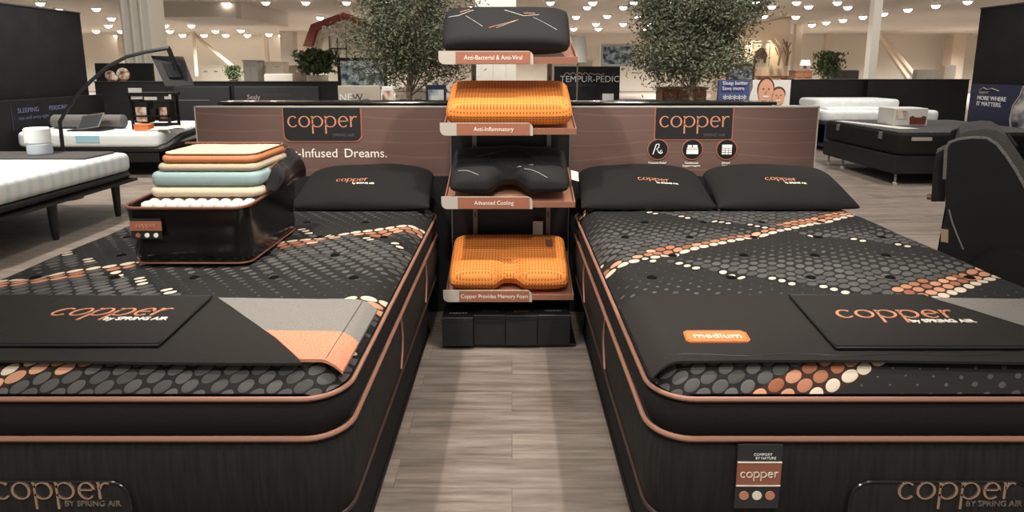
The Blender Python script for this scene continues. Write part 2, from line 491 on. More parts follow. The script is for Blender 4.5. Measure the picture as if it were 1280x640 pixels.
# --- structural columns, braces, beams
def column(label, px0, px1, Y, mat, ztop=3.6, panel=False):
    a = at(px0, 84, Y); b = at(px1, 84, Y); w = b.x-a.x
    mb = MB().box(a.x, b.x, Y, Y+w, 0, ztop)
    t = Thing('column', label, 'column', ((a.x+b.x)/2, Y+w/2, 0), kind='structure')
    t.part('shaft', mb, mat)
    if panel:
        f = MB()
        for k in range(3):
            x0 = a.x+w*(.06+.32*k); f.box(x0, x0+w*.05, Y-.03, Y, .1, ztop)
        f.box(a.x+w*.03, b.x-w*.03, Y-.03, Y, .05, .2)
        t.part('moulding', f, mat)
    else:
        t.part('base_plinth', MB().box(a.x-w*.1, b.x+w*.1, Y-w*.1, Y+w*1.1, 0, .25), mat)
column('fluted white column at left behind the tablet on its arm', 157, 192, 14.2, M['wallwhite'], panel=True)
column('square white column rising behind the pillow display rack', 595, 645, 12.0, M['wallwhite'], 3.6, True)
column('slim white steel post at right above the dark low partitions', 1086, 1096, 15.5, M['wallwhite'])
column('beige pilaster on the far wall beside the tall dark panel at right', 1188, 1204, 38, M['beam'])
column('beige pilaster on the far wall beside the fluted white column', 150, 158, 38.5, M['beam'])
column('thin beige pilaster on the far wall behind the grey cabinet', 332, 336, 38.5, M['beam'])
column('pale round duct-like pilaster on far wall left of the barn front', 352, 368, 36, M['duct'])
column('thin beige pilaster on the far wall above the potted plant at right', 1030, 1036, 38.5, M['beam'])
column('grey pilaster on the far wall right of the bison picture', 992, 1000, 30, M['beam'])
def strut(label, p0, p1, r):
    mb = MB().tube([p0, p1], r, 6)
    t = Thing('roof_brace', label, 'brace', p0, kind='structure'); t.part('brace_bar', mb, M['beam'], smooth=True)
strut('long diagonal roof brace crossing the far wall at left', at(200,8,37), at(292,84,37), .11)
strut('thin upright roof brace left of the long diagonal brace', at(240,18,36.5), at(246,95,36.5), .10)
strut('diagonal roof brace crossing behind the slim white post at right', at(1066,0,36), at(1143,95,36), .16)
strut('second diagonal brace at right running below the first one', at(1100,48,37.5), at(1134,97,37.5), .16)
tb = Thing('ceiling_duct', 'wide boxed ceiling duct at upper left above the tablet arm', 'duct', at(240,10,18), kind='structure')
d0, d1 = at(182,-20,20), at(301,21,20)
tb.part('duct_body', MB().box(d0.x, d1.x, 20, 24, d1.z, 3.6), M['duct'])
tb.part('duct_flange', MB().box(d1.x-.12, d1.x+.05, 19.94, 24.05, d1.z-.05, 3.6), M['duct'])

# --- ceiling spotlights
LP = [(50,2),(72,10),(120,9),(139,21),(135,30),(151,37),(120,37),(121,44),(146,43),(188,30),(206,30),(212,37),(196,44),(201,42),(222,44),(228,42),(239,30),
 (255,42),(249,44),(269,37),(275,44),(282,42),(301,36),(301,44),(309,42),(282,2),(332,1),(382,1),(433,1),(484,1),(497,8),(400,20),(402,29),(416,29),(435,28),
 (468,29),(500,29),(352,43),(336,41),(326,44),(591,7),(688,1),(741,1),(734,7),(720,19),(745,28),(748,34),(717,34),(759,18),(741,1.5),(792,1),(779,7),
 (779,28),(798,19),(806,34),(812,28),(945,1),(965,6),(955,18),(950,27),(996,1),(995,19),(919,7),(873,7),(1011,6),(1015,29),(1033,26),(1054,23),(1079,19),(1105,15),
 (1135,10),(1170,5),(1210,0),(1047,1),(1060,7),(842,1),(895,1),(640,30),(660,38),(30,20),(15,12)]
lamp0 = None
for i, (px, py) in enumerate(LP):
    p = onz(px, py, 3.6); r = .042+.0036*p.y
    if lamp0 is None:
        t = Thing('ceiling_spotlight', 'small lit round spotlight in the ceiling at the far end of the hall', 'spotlight', (0,0,3.6), 'ceiling spotlights')
        t.part('housing', MB().lathe([(.115,0),(.115,-.04),(.10,-.04),(.10,0)], (0,0,3.6)), M['wallwhite'], smooth=True)
        t.part('bulb', MB().lathe([(.02,-.11),(.07,-.09),(.09,-.05),(.085,-.02)], (0,0,3.6), 12), M['lamp'], smooth=True, label='glowing bulb')
        lamp0 = o = t.o
    else: o = copy_tree(lamp0)
    o.location = (p.x, p.y, 3.6); s_ = r/.09; o.scale = (s_, s_, s_)
for yy, en in ((18,1100),(26,1700),(34.5,3100)):  # even array of lights without fixtures, added to brighten hall and far wall
    for k in range(9):
        xx = -34+8.5*k
        L = bpy.data.lights.new('hall_fill', 'SPOT'); L.energy = en; L.color = (1,.975,.935); L.spot_size = 2.75; L.spot_blend = .9; L.shadow_soft_size = .15
        lo = bpy.data.objects.new('hall_fill', L); COL.objects.link(lo); lo.location = (xx, yy, 3.42)

# ------------------------------------------------------------------ MATTRESSES
BW, BL = 1.52, 2.03
FOOT = 1.445
def mattress(name, label, cx, pebble_mat, right):
    fy = FOOT; t = Thing(name, label, 'mattress', (cx, fy, .37))
    x0, x1, y0, y1 = cx-BW/2, cx+BW/2, fy, fy+BL; R = .105
    L = lambda ins, z: [(p[0],p[1],z) for p in rrect(x0,x1,y0,y1,R,ins,10)]
    t.part('lower_border', MB().rings([L(.02,.342), L(.004,.362), L(-.004,.45), L(-.006,.50), L(-.002,.56), L(.008,.596)], True), M['ribbed'], smooth=60)
    t.part('upper_border', MB().rings([L(.012,.596), L(.008,.61), L(-.004,.635), L(-.007,.655), L(-.003,.685), L(.006,.706), L(.03,.709)], True), M['black_fabric'], smooth=60)
    # quilted pebble top with tufts
    nx, ny = 76, 100; b = MB(); vs = []
    def sm(q): return (math.sin(q*PI/2)*.55+q*.45)
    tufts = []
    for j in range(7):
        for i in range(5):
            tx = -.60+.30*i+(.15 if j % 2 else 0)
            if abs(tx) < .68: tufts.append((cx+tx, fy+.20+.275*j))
    def topz(x, y):
        dx = max(abs(x-cx)-(BW/2-R), 0); dy = max(abs(y-fy-BL/2)-(BL/2-R), 0)
        e = R-math.hypot(dx,dy) if (dx > 0 or dy > 0) else min(BW/2-abs(x-cx), BL/2-abs(y-fy-BL/2))
        e = max(0, e); q = min(1, e/.10)
        z = .706+(.785-.706)*math.sin(q*PI/2)**.8
        for tx, ty in tufts:
            r2 = (x-tx)**2+(y-ty)**2
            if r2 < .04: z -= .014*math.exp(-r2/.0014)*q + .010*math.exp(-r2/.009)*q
        return z
    for j in range(ny+1):
        y = fy+BL/2+sm(-1+2*j/ny)*(BL/2-.006)
        dy = max(abs(y-fy-BL/2)-(BL/2-R), 0); hw = BW/2-.006-(R-math.sqrt(max(0,R*R-dy*dy)))
        for i in range(nx+1):
            x = cx+sm(-1+2*i/nx)*hw; vs.append((x, y, topz(x,y)))
    fs = [(j*(nx+1)+i, j*(nx+1)+i+1, (j+1)*(nx+1)+i+1, (j+1)*(nx+1)+i) for j in range(ny) for i in range(nx)]
    b.add(vs, fs)
    t.part('quilted_top', b, pebble_mat, smooth=80)
    for tx, ty in tufts:  # near-black disc in each dimple stands for the shade there
        t.part('tuft_shade', MB().lathe([(.016,-.006),(.020,.005),(.014,.010),(.004,.007)], (tx,ty,topz(tx,ty)), 10), M['tuft_shade_black'], smooth=True)
    t.part('top_piping', MB().tube(L(-.004,.709), .0068, 8, True), M['copper_trim'], smooth=True, label='upper copper piping')
    t.part('middle_piping', MB().tube(L(-.004,.597), .0075, 8, True), M['copper_trim'], smooth=True, label='lower copper piping')
    t.part('bottom_piping', MB().tube(L(.004,.344), .006, 8, True), M['bottom_trim'], smooth=True, label='dark bottom piping')
    # curved copper seams on the long sides
    for sx in (x0-.007, x1+.007):
        for yy in (fy+.78, fy+1.46):
            pts = [(sx, yy+.035*math.sin(PI*k/10)+.02*k/10*(-1), .590-.20*k/10) for k in range(11)]
            t.part('side_seam', MB().tube(pts, .0045, 6), M['copper_trim'], smooth=True, label='curved copper seam')
    # embossed badge at the foot, lettered in copper
    ex = Vector((1,0,0)); bx = cx+(0 if right else -.045)
    bb = Thing.part
    pad = MB(); 
    prof = []
    xs = (bx-.236, bx+.236)
    def outline(i): return [(xs[0]+i,.362)]+[(xs[0]+i+(.05-i*.5)*(1-math.cos(a)), .478-i-(.05-i*.5)*(1-math.sin(a))) for a in [PI/2*k/6 for k in range(7)]]+[(xs[1]-i-(.05-i*.5)*(1-math.cos(a)), .478-i-(.05-i*.5)*(1-math.sin(a))) for a in [PI/2*k/6 for k in range(6,-1,-1)]]+[(xs[1]-i,.362)]
    pad.rings([[(p[0], fy+.004, p[1]) for p in outline(0)], [(p[0], fy-.010, p[1]) for p in outline(0)], [(p[0], fy-.013, p[1]) for p in outline(.006)]], True)
    bad = t.part('badge_panel', pad, M['ribbed'], smooth=30)
    t.part('badge_edge', MB().tube([(p[0], fy-.011, p[1]) for p in outline(0)], .004, 6), M['vinyl'], bad, smooth=True)
    xh = .0475
    lx = bx+.035-LOGO_W*xh/2
    t.part('badge_lettering', copper_logo(frame((lx, fy-.0145, .432), ex, (0,0,1)), xh, .002, .15), M['copper_metal'], bad, label='copper lettering')
    t.part('badge_small_lettering', text_mb('BY SPRING AIR', .0225, frame((lx+LOGO_W*xh*.60, fy-.0145, .410), ex, (0,0,1)), .0015), M['grey_metal'], bad)
    return t, topz
tR, topR = mattress('mattress', 'black pebble-patterned mattress on the right, with an orange firmness patch', 1.128, M['pebble'], True)
tL, topL = mattress('mattress', 'black pebble-patterned mattress on the left, under the open vinyl bag', -1.198, M['pebble_turned'], False)

# hang tag sewn to the right mattress front
tg = MB().box(.583, .698, FOOT-.020, FOOT-.014, .408, .59)
tagp = tR.part('hang_tag', tg, M['charcoal_panel'])
tR.part('tag_band', MB().box(.583, .698, FOOT-.022, FOOT-.0195, .474, .542), M['copper_label'], tagp, label='copper coloured band')
for zz in (.474, .541): tR.part('tag_line', MB().box(.583, .698, FOOT-.0235, FOOT-.021, zz, zz+.003), M['cream_print'], tagp)
tR.part('tag_lettering', copper_logo(frame((.592, FOOT-.023, .500), (1,0,0), (0,0,1)), .0152, .0008, .2), M['cream_print'], tagp)
for k in range(3):
    tR.part('tag_icon', MB().lathe([(.0125,-.001),(.0125,.001)], (0,0,0), 16).xf(frame((.606+.034*k, FOOT-.021, .446), (1,0,0), (0,0,1))), (M['copper_print'], M['cream_print'], M['copper_print'])[k], tagp)
tR.part('tag_small_print', text_mb('COMFORT\n  BY NATURE', .010, frame((.624, FOOT-.0205, .560), (1,0,0), (0,0,1)), .0004), M['white_print'], tagp)

# bed bases
def bed_base(label, cx):
    t = Thing('adjustable_bed', label, 'bed foundation', (cx, FOOT+BL/2, 0))
    t.part('skirt', MB().rbox(cx-BW/2+.055, cx+BW/2-.055, FOOT+.06, FOOT+BL-.03, .012, .322, .015, 3, .06), M['black_fabric'], smooth=40)
    t.part('bottom_edge', MB().tube([(p[0],p[1],.016) for p in rrect(cx-BW/2+.053, cx+BW/2-.053, FOOT+.058, FOOT+BL-.028, .06)], .008, 6, True), M['black_plastic'], smooth=True)
    t.part('top_deck', MB().rbox(cx-BW/2+.04, cx+BW/2-.04, FOOT+.045, FOOT+BL-.02, .322, .336, .005, 2, .06), M['black_plastic'])
    for sx in (-1,1):
        for sy in (FOOT+.2, FOOT+BL-.2):
            t.part('foot', MB().lathe([(.03,0),(.03,.014),(.02,.02)], (cx+sx*.55, sy, 0), 12), M['black_plastic'])
bed_base('black upholstered bed base under the right pebble mattress', 1.128)
bed_base('black upholstered bed base under the left pebble mattress', -1.198)

# ------------------------------------------------------------------ foot protectors
def protector(label, cx, topz, xl, xr, corner, logo_x, flap, medium):
    fyn, fyf = FOOT+.035, FOOT+.50
    def zf(x, y):
        q = max(abs(x-cx)-(BW/2-.07), 0); return max(topz(x,y), .783 - 9*q*q)+.003
    t = Thing('foot_protector', label, 'foot protector', ((xl+xr)/2, fyn, .79))
    ca, cb, cc = corner       # diagonal: (x at far edge, x mid, x at near edge)
    yf2 = fyf-.03
    def diag(v): return ca+(cb-ca)*min(1,(1-v)*1.45) + (cc-cb)*max(0,(1-v)*1.45-1)/.45
    t.part('cover', drape_sheet(lambda u,v: (xl+(diag(v)-xl)*u, fyn+.008*math.sin(u*5)+(fyf-fyn)*v), 60, 24, zf, .007), M['protector_felt'], smooth=40)
    def pc(u, v, v0, v1):
        vv = v0+(v1-v0)*v; xx = diag(vv); return (xx-.004+(xr-(xx-.004))*u, fyn+(fyf-.02-fyn)*vv+ (-.02*u*(vv)))
    t.part('grey_corner', drape_sheet(lambda u,v: pc(u,v,.40-.0*u,1), 24, 14, zf, .0075), M['grey_felt'], smooth=40, label='grey felt corner')
    t.part('copper_corner', drape_sheet(lambda u,v: pc(u,v,.02,.42), 24, 10, lambda x,y: zf(x,y)+.0004, .0085), M['copper_felt'], smooth=40, label='copper coloured felt corner')
    if not medium:
        t.part('stitch_line', MB().tube([(xr-.045, fyn+.02+.40*k/8, zf(xr-.045, fyn+.02+.40*k/8)+.009) for k in range(9)], .0012, 5), M['dark_mat'])
    # raised logo flap
    f = flap; b = MB()
    def fl(u,v): return (f[0][0]+(f[1][0]-f[0][0])*u + ((f[2][0]-f[0][0])*(1-u)+(f[3][0]-f[1][0])*u)*v, f[0][1]+(f[2][1]-f[0][1])*v)
    fo = t.part('logo_flap', drape_sheet(fl, 20, 16, lambda x,y: .797+.006*math.exp(-((y-f[0][1])/.03)**2), .006), M['protector_felt'], smooth=40)
    edge = [fl(k/8,0) for k in range(9)]+[fl(1,k/8) for k in range(1,9)]+[fl(1-k/8,1) for k in range(1,9)]+[fl(0,1-k/8) for k in range(1,8)]
    t.part('flap_edging', MB().tube([(p[0],p[1],.801) for p in edge], .0042, 6, True), M['black_plastic'], fo, smooth=True)
    lx, ly, xh = logo_x
    o_ = (lx, ly, .8045)
    t.part('flap_lettering', copper_logo(frame(o_, (1,-.0,0), (0,1,0)), xh, .0012, .17, .25), M['copper_print'], fo, smooth=False, label='copper lettering')
    t.part('flap_small_lettering', text_mb('by SPRING AIR', .030, frame((lx+LOGO_W*xh*.56, ly-.034, .8045), (1,0,0), (0,1,0)), .001, bold=.0006), M['cream_print'], fo)
    if medium:
        c = Vector((.585, 1.665, 0)); pr = [(.497,1.588),(.655,1.588),(.668,1.60),(.674,1.648),(.662,1.662),(.507,1.662),(.494,1.65),(.487,1.60)]
        mm = t.part('firmness_patch', MB().prism(pr, 'z', .790, .797), M['orange_card'], label='orange patch')
        t.part('patch_outline', MB().tube([(p[0]+(.58-p[0])*.04, p[1]+(1.625-p[1])*.1, .7975) for p in pr], .0012, 5, True), M['copper_label'], mm)
        t.part('patch_lettering', text_mb('medium', .039, frame((.583,1.612,.7975), (1,0,0), (0,1,0)), .0008, 'CENTER', 0, 1.1), M['cream_print'], mm)
        t.part('stitch_line', MB().tube([(xl+.04+.9*k/20, fyn+.035+.006*math.sin(k), zf(xl+.04+.9*k/20, fyn+.04)+.008) for k in range(21)], .001, 5), M['black_plastic'])
    return t
protector('black felt foot protector with an orange medium patch, across the right mattress', 1.128, topR, .366, 1.885, (1.40, 1.57, 1.66),
          (.985, 1.735, .056), ((.877,1.54),(1.40,1.54),(.925,1.925),(1.37,1.925)), True)
protector('black felt foot protector with grey and copper corner, across the left mattress', -1.198, topL, -1.953, -.446, (-.975, -.665, -.545),
          (-1.42, 1.752, .054), ((-1.46,1.555),(-.965,1.555),(-1.49,1.915),(-.995,1.915)), False)

# ------------------------------------------------------------------ bed pillows with logo
def logo_pillow(label, cx, w, tilt, y, z, seed, logo_dx, group='black logo pillows on the mattresses'):
    m = Matrix.Translation((cx, y, z)) @ Matrix.Rotation(math.radians(tilt), 4, 'X')
    t = Thing('bed_pillow', label, 'pillow', (cx, y, .785), group)
    loc_ = bed_pillow(w, .46, .17, Matrix.Identity(4), seed=seed)
    from mathutils.bvhtree import BVHTree
    tree_ = BVHTree.FromPolygons(loc_.v, loc_.f)
    def lay(b, up):
        for k, p in enumerate(b.v):
            h = tree_.ray_cast(Vector((p.x,p.y,1)), Vector((0,0,-1)))[0]
            b.v[k] = m @ Vector((p.x, p.y, (h.z if h else .08)+up+p.z))
        return b
    t.part('pillow_cover', loc_.xf(m) if False else MB().add([m @ p for p in loc_.v], loc_.f), M['black_fabric'], smooth=80)
    t.part('pillow_seam', MB().tube([m @ Vector(((math.sin(a)*w/2*.985)*(1-.0), -.23*.985*(1-.05*abs(math.sin(a))**5)*1.0, -.004)) for a in [-PI/2*.96+PI*.96*k/24 for k in range(25)]], .004, 5), M['black_plastic'], smooth=True)
    xh = .027
    t.part('pillow_lettering', lay(copper_logo(frame((logo_dx-LOGO_W*xh/2, -.07, 0), (1,0,0), (0,1,0)), xh, .001, .2), .003), M['copper_print'], label='copper lettering')
    t.part('pillow_small_lettering', lay(text_mb('by SPRING AIR', .019, frame((logo_dx+LOGO_W*xh*.06, -.097, 0), (1,0,0), (0,1,0)), .001, bold=.0005), .003), M['cream_print'])
    return t
logo_pillow('black logo pillow on the left mattress beside the vinyl bag', -.82, .75, 18, 3.40, .872, 1, -.07)
logo_pillow('black logo pillow on the right mattress next to the display rack', .735, .728, 18, 3.40, .872, 2, .05)
logo_pillow('black logo pillow on the outer right side of the right mattress', 1.492, .765, 18, 3.40, .872, 3, .0)

# ------------------------------------------------------------------ partition and the two brown signs
pt = Thing('low_partition', 'long low black partition with glossy ledge behind the brown copper signs', 'partition', (-.05, 3.85, 0))
pt.part('partition_panel', MB().box(-1.80, 1.62, 3.80, 3.92, 0, 1.318), M['black_panel'])
pt.part('ledge', MB().rbox(-1.82, 1.64, 3.775, 3.97, 1.318, 1.338, .006, 2), Mat('gloss_black', (14,14,15), .12))
def headsign(label, x0, x1, cx, left):
    t = Thing('headboard_sign', label, 'sign', ((x0+x1)/2, 3.72, .6))
    t.part('printed_board', MB().box(x0, x1, 3.70, 3.745, .885, 1.308), M['sign_panel'])
    t.part('board_edge', MB().box(x0-.006, x1+.006, 3.698, 3.75, 1.308, 1.316).box(x0-.008, x0, 3.698, 3.75, .885, 1.316).box(x1, x1+.008, 3.698, 3.75, .885, 1.316), M['rail_grey'], label='pale edge trim')
    t.part('support_board', MB().box(x0+.03, x1-.02, 3.70, 3.76, .0, .885), M['black_panel'])
    xa, xb = cx-.242, cx+.242
    def U(i, z0=1.1, r=.04):
        return [(xa+i,1.306)]+[(xa+i+r*(1-math.cos(a)), z0+i+r*(1-math.sin(a))) for a in [PI/2*k/6 for k in range(7)]]+[(xb-i-r*(1-math.cos(a)), z0+i+r*(1-math.sin(a))) for a in [PI/2*k/6 for k in range(6,-1,-1)]]+[(xb-i,1.306)]
    br = .04 if left else .012
    z0 = 1.098 if left else 1.108
    fr = t.part('logo_box', MB().prism(U(0,z0,br), 'y', 3.696, 3.702), M['copper_label'])
    t.part('logo_field', MB().prism(U(.009,z0,br), 'y', 3.6935, 3.700), M['black_panel'], fr)
    xh = .0655
    t.part('logo_lettering', copper_logo(frame((cx-LOGO_W*xh/2, 3.693, 1.19), (1,0,0), (0,0,1)), xh, .001, .15), M['copper_print'], fr, label='copper lettering')
    t.part('logo_small_lettering', text_mb('SPRING AIR', .026, frame((cx+.06, 3.693, 1.132), (1,0,0), (0,0,1)), .001), M['dark_mat'], fr)
    if left:
        t.part('slogan_lettering', text_mb('Copper-Infused', .078, frame((-1.068, 3.698, 1.003), (1,0,0), (0,0,1)), .001, 'RIGHT'), M['cream_print'])
        t.part('slogan_lettering', text_mb('Dreams.', .078, frame((-.765, 3.698, 1.003), (1,0,0), (0,0,1)), .001, 'RIGHT'), M['cream_print'])
    else:
        for k, lab in enumerate(('Pressure Relief\n  Fabric', 'Continuous\nSupport Layers', 'Infused\n Design')):
            x = .894+.211*k
            ring = t.part('icon_ring', MB().lathe([(.066,-.002),(.066,.002)], (0,0,0), 28).xf(frame((x,3.697,1.052), (1,0,0), (0,0,1))), M['copper_label'])
            t.part('icon_disc', MB().lathe([(.059,-.003),(.059,.003)], (0,0,0), 28).xf(frame((x,3.697,1.052), (1,0,0), (0,0,1))), M['black_plastic'], ring)
            g = MB(); F = frame((x,3.692,1.052), (1,0,0), (0,0,1))
            if k == 0:
                q = MB(); q.tube([(-.03,-.03,0),(-.012,.03,0),(.006,.034,0),(.004,.012,0),(-.008,.004,0),(.006,-.02,0),(.02,-.026,0)], .0035, 5); q.tube([(.012,-.02,0),(.02,.0,0),(.028,-.02,0),(.014,-.024,0)], .003, 5); g.add(q.v, q.f)
            elif k == 1:
                g.box(-.036,.036,-.028,.000,-.001,.001).box(-.034,.034,.003,.012,-.001,.001).box(-.03,-.004,.014,.028,-.001,.001).box(.002,.03,.014,.028,-.001,.001)
            else:
                g.box(-.030,.030,.010,.030,-.001,.001)
                for c in range(3):
                    for r_ in range(3): g.box(-.030+.021*c,-.012+.021*c,-.030+.0135*r_,-.020+.0135*r_,-.001,.001)
            t.part('icon_mark', g.xf(F), M['white_print'], ring)
            t.part('icon_caption', text_mb(lab, .018, frame((x,3.698,.963), (1,0,0), (0,0,1)), .001, 'CENTER', bold=.0003), M['cream_print'])
    return t
headsign('brown printed sign reading Infused Dreams, behind the left mattress', -1.922, -.36, -1.155, True)
headsign('brown printed sign with three round icons, behind the right mattress', .335, 1.858, 1.107, False)

# ------------------------------------------------------------------ pillow display rack
rk = Thing('display_rack', 'narrow pillow display rack with four copper shelves between the two mattresses', 'display rack', (0, 3.45, 0))
rk.part('back_panel', MB().box(-.365, .345, 3.60, 3.63, .02, 1.19), M['black_plastic'])
rk.part('back_panel_edge', MB().box(-.367,-.361, 3.592,3.632, .02,1.19), M['grey_metal'], label='thin pale edge strip')
rk.part('back_panel_edge', MB().box(.341,.347, 3.592,3.632, .02,1.19), M['grey_metal'], label='thin pale edge strip')
for x in (-.235, .205):
    u = rk.part('upright', MB().box(x, x+.026, 3.565, 3.60, .05, 1.74), M['grey_metal'], label='slotted grey metal upright')
    for k in range(12): rk.part('slot', MB().box(x+.010, x+.016, 3.5635, 3.566, .12+.135*k, .15+.135*k), M['black_plastic'], u)
rk.part('foot_base', MB().rbox(-.38, .36, 3.2, 3.66, .0, .02, .004, 2), M['black_plastic'])
TILT = math.radians(15)
shelf_text = ('Anti-Bacterial & Anti-Viral', 'Anti-Inflammatory', 'Advanced Cooling', 'Copper Provides Memory Foam')
SZ = (1.585, 1.222, .833, .316)
for k, z in enumerate(SZ):
    x0, x1 = -.362, .335
    F = Matrix.Translation((0, 3.15, z)) @ Matrix.Rotation(TILT, 4, 'X')
    sh = rk.part('shelf', MB().box(x0, x1, 0, .44, -.006, .0).box(x0, x1, -.004, .0, -.018, .016).box(x1-.006, x1, 0, .44, 0, .016).box(x0, x0+.006, 0, .44, 0, .016).xf(F), M['copper_shelf'], label='copper coloured tray')
    for xb in (-.226, .214): rk.part('shelf_bracket', MB().prism([(3.25, z-.01+.03),(3.57, z+.10),(3.57, z-.0)], 'x', xb, xb+.008), M['grey_metal'], sh)
    zc = z+.012; h = .0335
    def pocket(xa, xb, r, lft):
        o_ = []
        for cx, cz, a0 in ((xb-r,zc+h-r,0),(xa+r,zc+h-r,PI/2),(xa+r,zc-h+r,PI),(xb-r,zc-h+r,1.5*PI)):
            rr = r
            for q in range(6):
                a = a0+PI/2*q/5
                if (cx == xb-r and cz < zc) or (cx == xa+r and cz > zc): o_.append((cx+(rr if cx > 0 or lft and cx==xb-r else -rr), cz+(-rr if cz < zc else rr)))
                else: o_.append((cx+rr*math.cos(a), cz+rr*math.sin(a)))
        out = []
        for p in o_:
            if not out or (abs(p[0]-out[-1][0])+abs(p[1]-out[-1][1])) > 1e-6: out.append(p)
        return out
    pk = rk.part('price_rail', MB().prism(pocket(-.372, .108, .03, True), 'y', 3.128, 3.134), M['rail_grey'], sh, label='pale grey label rail')
    rk.part('rail_label', MB().box(-.285, .093, 3.1255, 3.129, zc-h+.003, zc+h-.004), M['copper_label'], sh, label='brown label')
    rk.part('rail_lettering', text_mb(shelf_text[k], .031, frame((-.095, 3.1245, zc-.010), (1,0,0), (0,0,1)), .0006, 'CENTER', 0, .9), M['cream_print'], sh)

# pillows on the rack
def tray(z, dy, dz, extra=0): return Matrix.Translation((-.015, 3.15, z)) @ Matrix.Rotation(TILT+math.radians(extra), 4, 'X') @ Matrix.Translation((0, dy, dz))
def strokes(t, parent, m, lines, zf):
    for pts, mat, r in lines:
        P_ = []
        for i in range(len(pts)-1):
            for k in range(6):
                q = k/6; P_.append((pts[i][0]*(1-q)+pts[i+1][0]*q, pts[i][1]*(1-q)+pts[i+1][1]*q))
        P_.append(pts[-1])
        t.part('seam_trim', MB().tube([m @ Vector((p[0], p[1], zf(p[0],p[1]))) for p in P_], r*.40, 5), M[mat], parent, smooth=True)
W_, D_ = .66, .40
# top: black knit pillow, stood up steeply
m1 = Matrix.Translation((-.03, 3.26, 1.738)) @ Matrix.Rotation(math.radians(48), 4, 'X')
t1 = Thing('knit_pillow', 'black knit pillow with white and copper seams on the topmost rack shelf', 'pillow', (-.03, 3.2, 1.6), 'pillows on the display rack')
b1 = t1.part('pillow_cover', slab(.66, .27, .15, m1, exp=4.5), M['knit'], smooth=80)
zt1 = lambda x,y: .0755
def zs(w,d,h,exp=4.5):
    def f(x,y):
        u, v = min(1,abs(x)/(w/2)), min(1,abs(y)/(d/2)); return h/2*((1-u**exp)*(1-v**exp))**(1/2.6)+.0005
    return f
strokes(t1, b1, m1, [([(-.30,.045),(-.25,.04),(-.17,.075)],'cream_print',.0028),([(-.24,.065),(-.19,.082)],'copper_print',.006),([(-.21,.035),(-.12,-.045)],'cream_print',.0018),
   ([(-.09,-.055),(-.02,-.03),(.06,.0)],'copper_print',.004),([(-.05,-.055),(.05,-.005)],'cream_print',.002),([(-.01,.075),(.09,.03),(.17,.04)],'cream_print',.0026),([(.09,.05),(.15,.05)],'copper_print',.005),([(.14,.02),(.26,-.06)],'cream_print',.0016)], zs(.66,.27,.15))
# orange slab
def contour(u,v): return 1.0+.25*math.exp(-((v+.62)/.28)**2)+.12*math.exp(-((v-.65)/.3)**2)-.25*math.exp(-(v/.4)**2)
t2 = Thing('foam_pillow', 'orange perforated foam pillow with straight front on the second rack shelf', 'pillow', (-.015, 3.3, 1.25), 'pillows on the display rack')
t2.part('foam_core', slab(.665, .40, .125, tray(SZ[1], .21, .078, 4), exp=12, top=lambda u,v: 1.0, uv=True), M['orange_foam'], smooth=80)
# black contour with neck cut-out
notch = lambda u: .10*math.exp(-(u/.26)**4)
m3 = tray(SZ[2], .215, .085, 6)
t3 = Thing('contour_pillow', 'black knit contour pillow with neck cut-out on the third rack shelf', 'pillow', (-.015, 3.3, .85), 'pillows on the display rack')
def cont3(u,v): return 1.05+.45*math.exp(-((v+.6)/.3)**2)*(1-.65*math.exp(-(u/.3)**4))+.2*math.exp(-((v-.6)/.3)**2)-.2*math.exp(-(v/.35)**2)
b3 = t3.part('pillow_cover', slab(.645, .40, .12, m3, exp=5, top=cont3, front=notch), M['knit'], smooth=80)
def z3(x,y):
    u, v = max(-1,min(1,x/.3225)), max(-1,min(1,y/.20)); return .06*((1-abs(u)**5)*(1-abs(v)**5))**(1/2.6)*cont3(u,v)+.001
strokes(t3, b3, m3, [([(-.30,.10),(-.18,.045),(-.10,.07),(.0,.10)],'dark_mat',.002),([(-.18,.045),(-.08,.075)],'grey_metal',.003),([(-.27,-.13),(-.22,-.14),(-.16,-.165)],'cream_print',.002),
   ([(.05,-.075),(.13,-.06)],'copper_print',.006),([(.04,-.088),(.13,-.07)],'cream_print',.0024),([(.08,-.12),(.2,-.175)],'cream_print',.002),([(.06,.10),(.20,-.02),(.28,-.09)],'dark_mat',.0018),([(-.09,.0),(.03,-.10)],'dark_mat',.0016)], z3)
t3.part('care_label', MB().box(-.02,.03,-.03,.03,-.001,.001).xf(Matrix.Translation((.345,3.33,.955)) @ Matrix.Rotation(math.radians(50),4,'X') @ Matrix.Rotation(math.radians(30),4,'Y')), M['card'], label='small white care label')
# orange contour with cut-out
m4 = tray(SZ[3], .222, .074, 4)
t4 = Thing('foam_pillow', 'orange perforated foam pillow with neck cut-out on the lowest rack shelf', 'pillow', (-.015, 3.3, .34), 'pillows on the display rack')
notch4 = lambda u: .055*math.exp(-(u/.2)**4)
def cont4(u,v): return 1.05+.12*math.exp(-((v+.6)/.3)**2)-.12*math.exp(-(v/.35)**2)+.1*math.exp(-((v-.6)/.3)**2)-.62*math.exp(-((u/.24)**4+((v+.95)/.55)**4))
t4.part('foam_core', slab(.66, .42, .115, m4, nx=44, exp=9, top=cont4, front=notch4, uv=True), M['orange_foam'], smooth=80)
t4.part('care_label', MB().box(.21,.25,.05,.12,.0,.001).xf(m4 @ Matrix.Translation((0,0,.0655))), M['copper_label'])
sc_ = Thing('price_card', 'small pale card standing behind the lowest orange pillow', 'card', (.155, 3.55, .42))
sc_.part('card', MB().box(.125,.185,3.535,3.538,.436,.64), M['card']); sc_.part('card_stand', MB().box(.13,.18,3.538,3.552,.436,.440), M['card'])
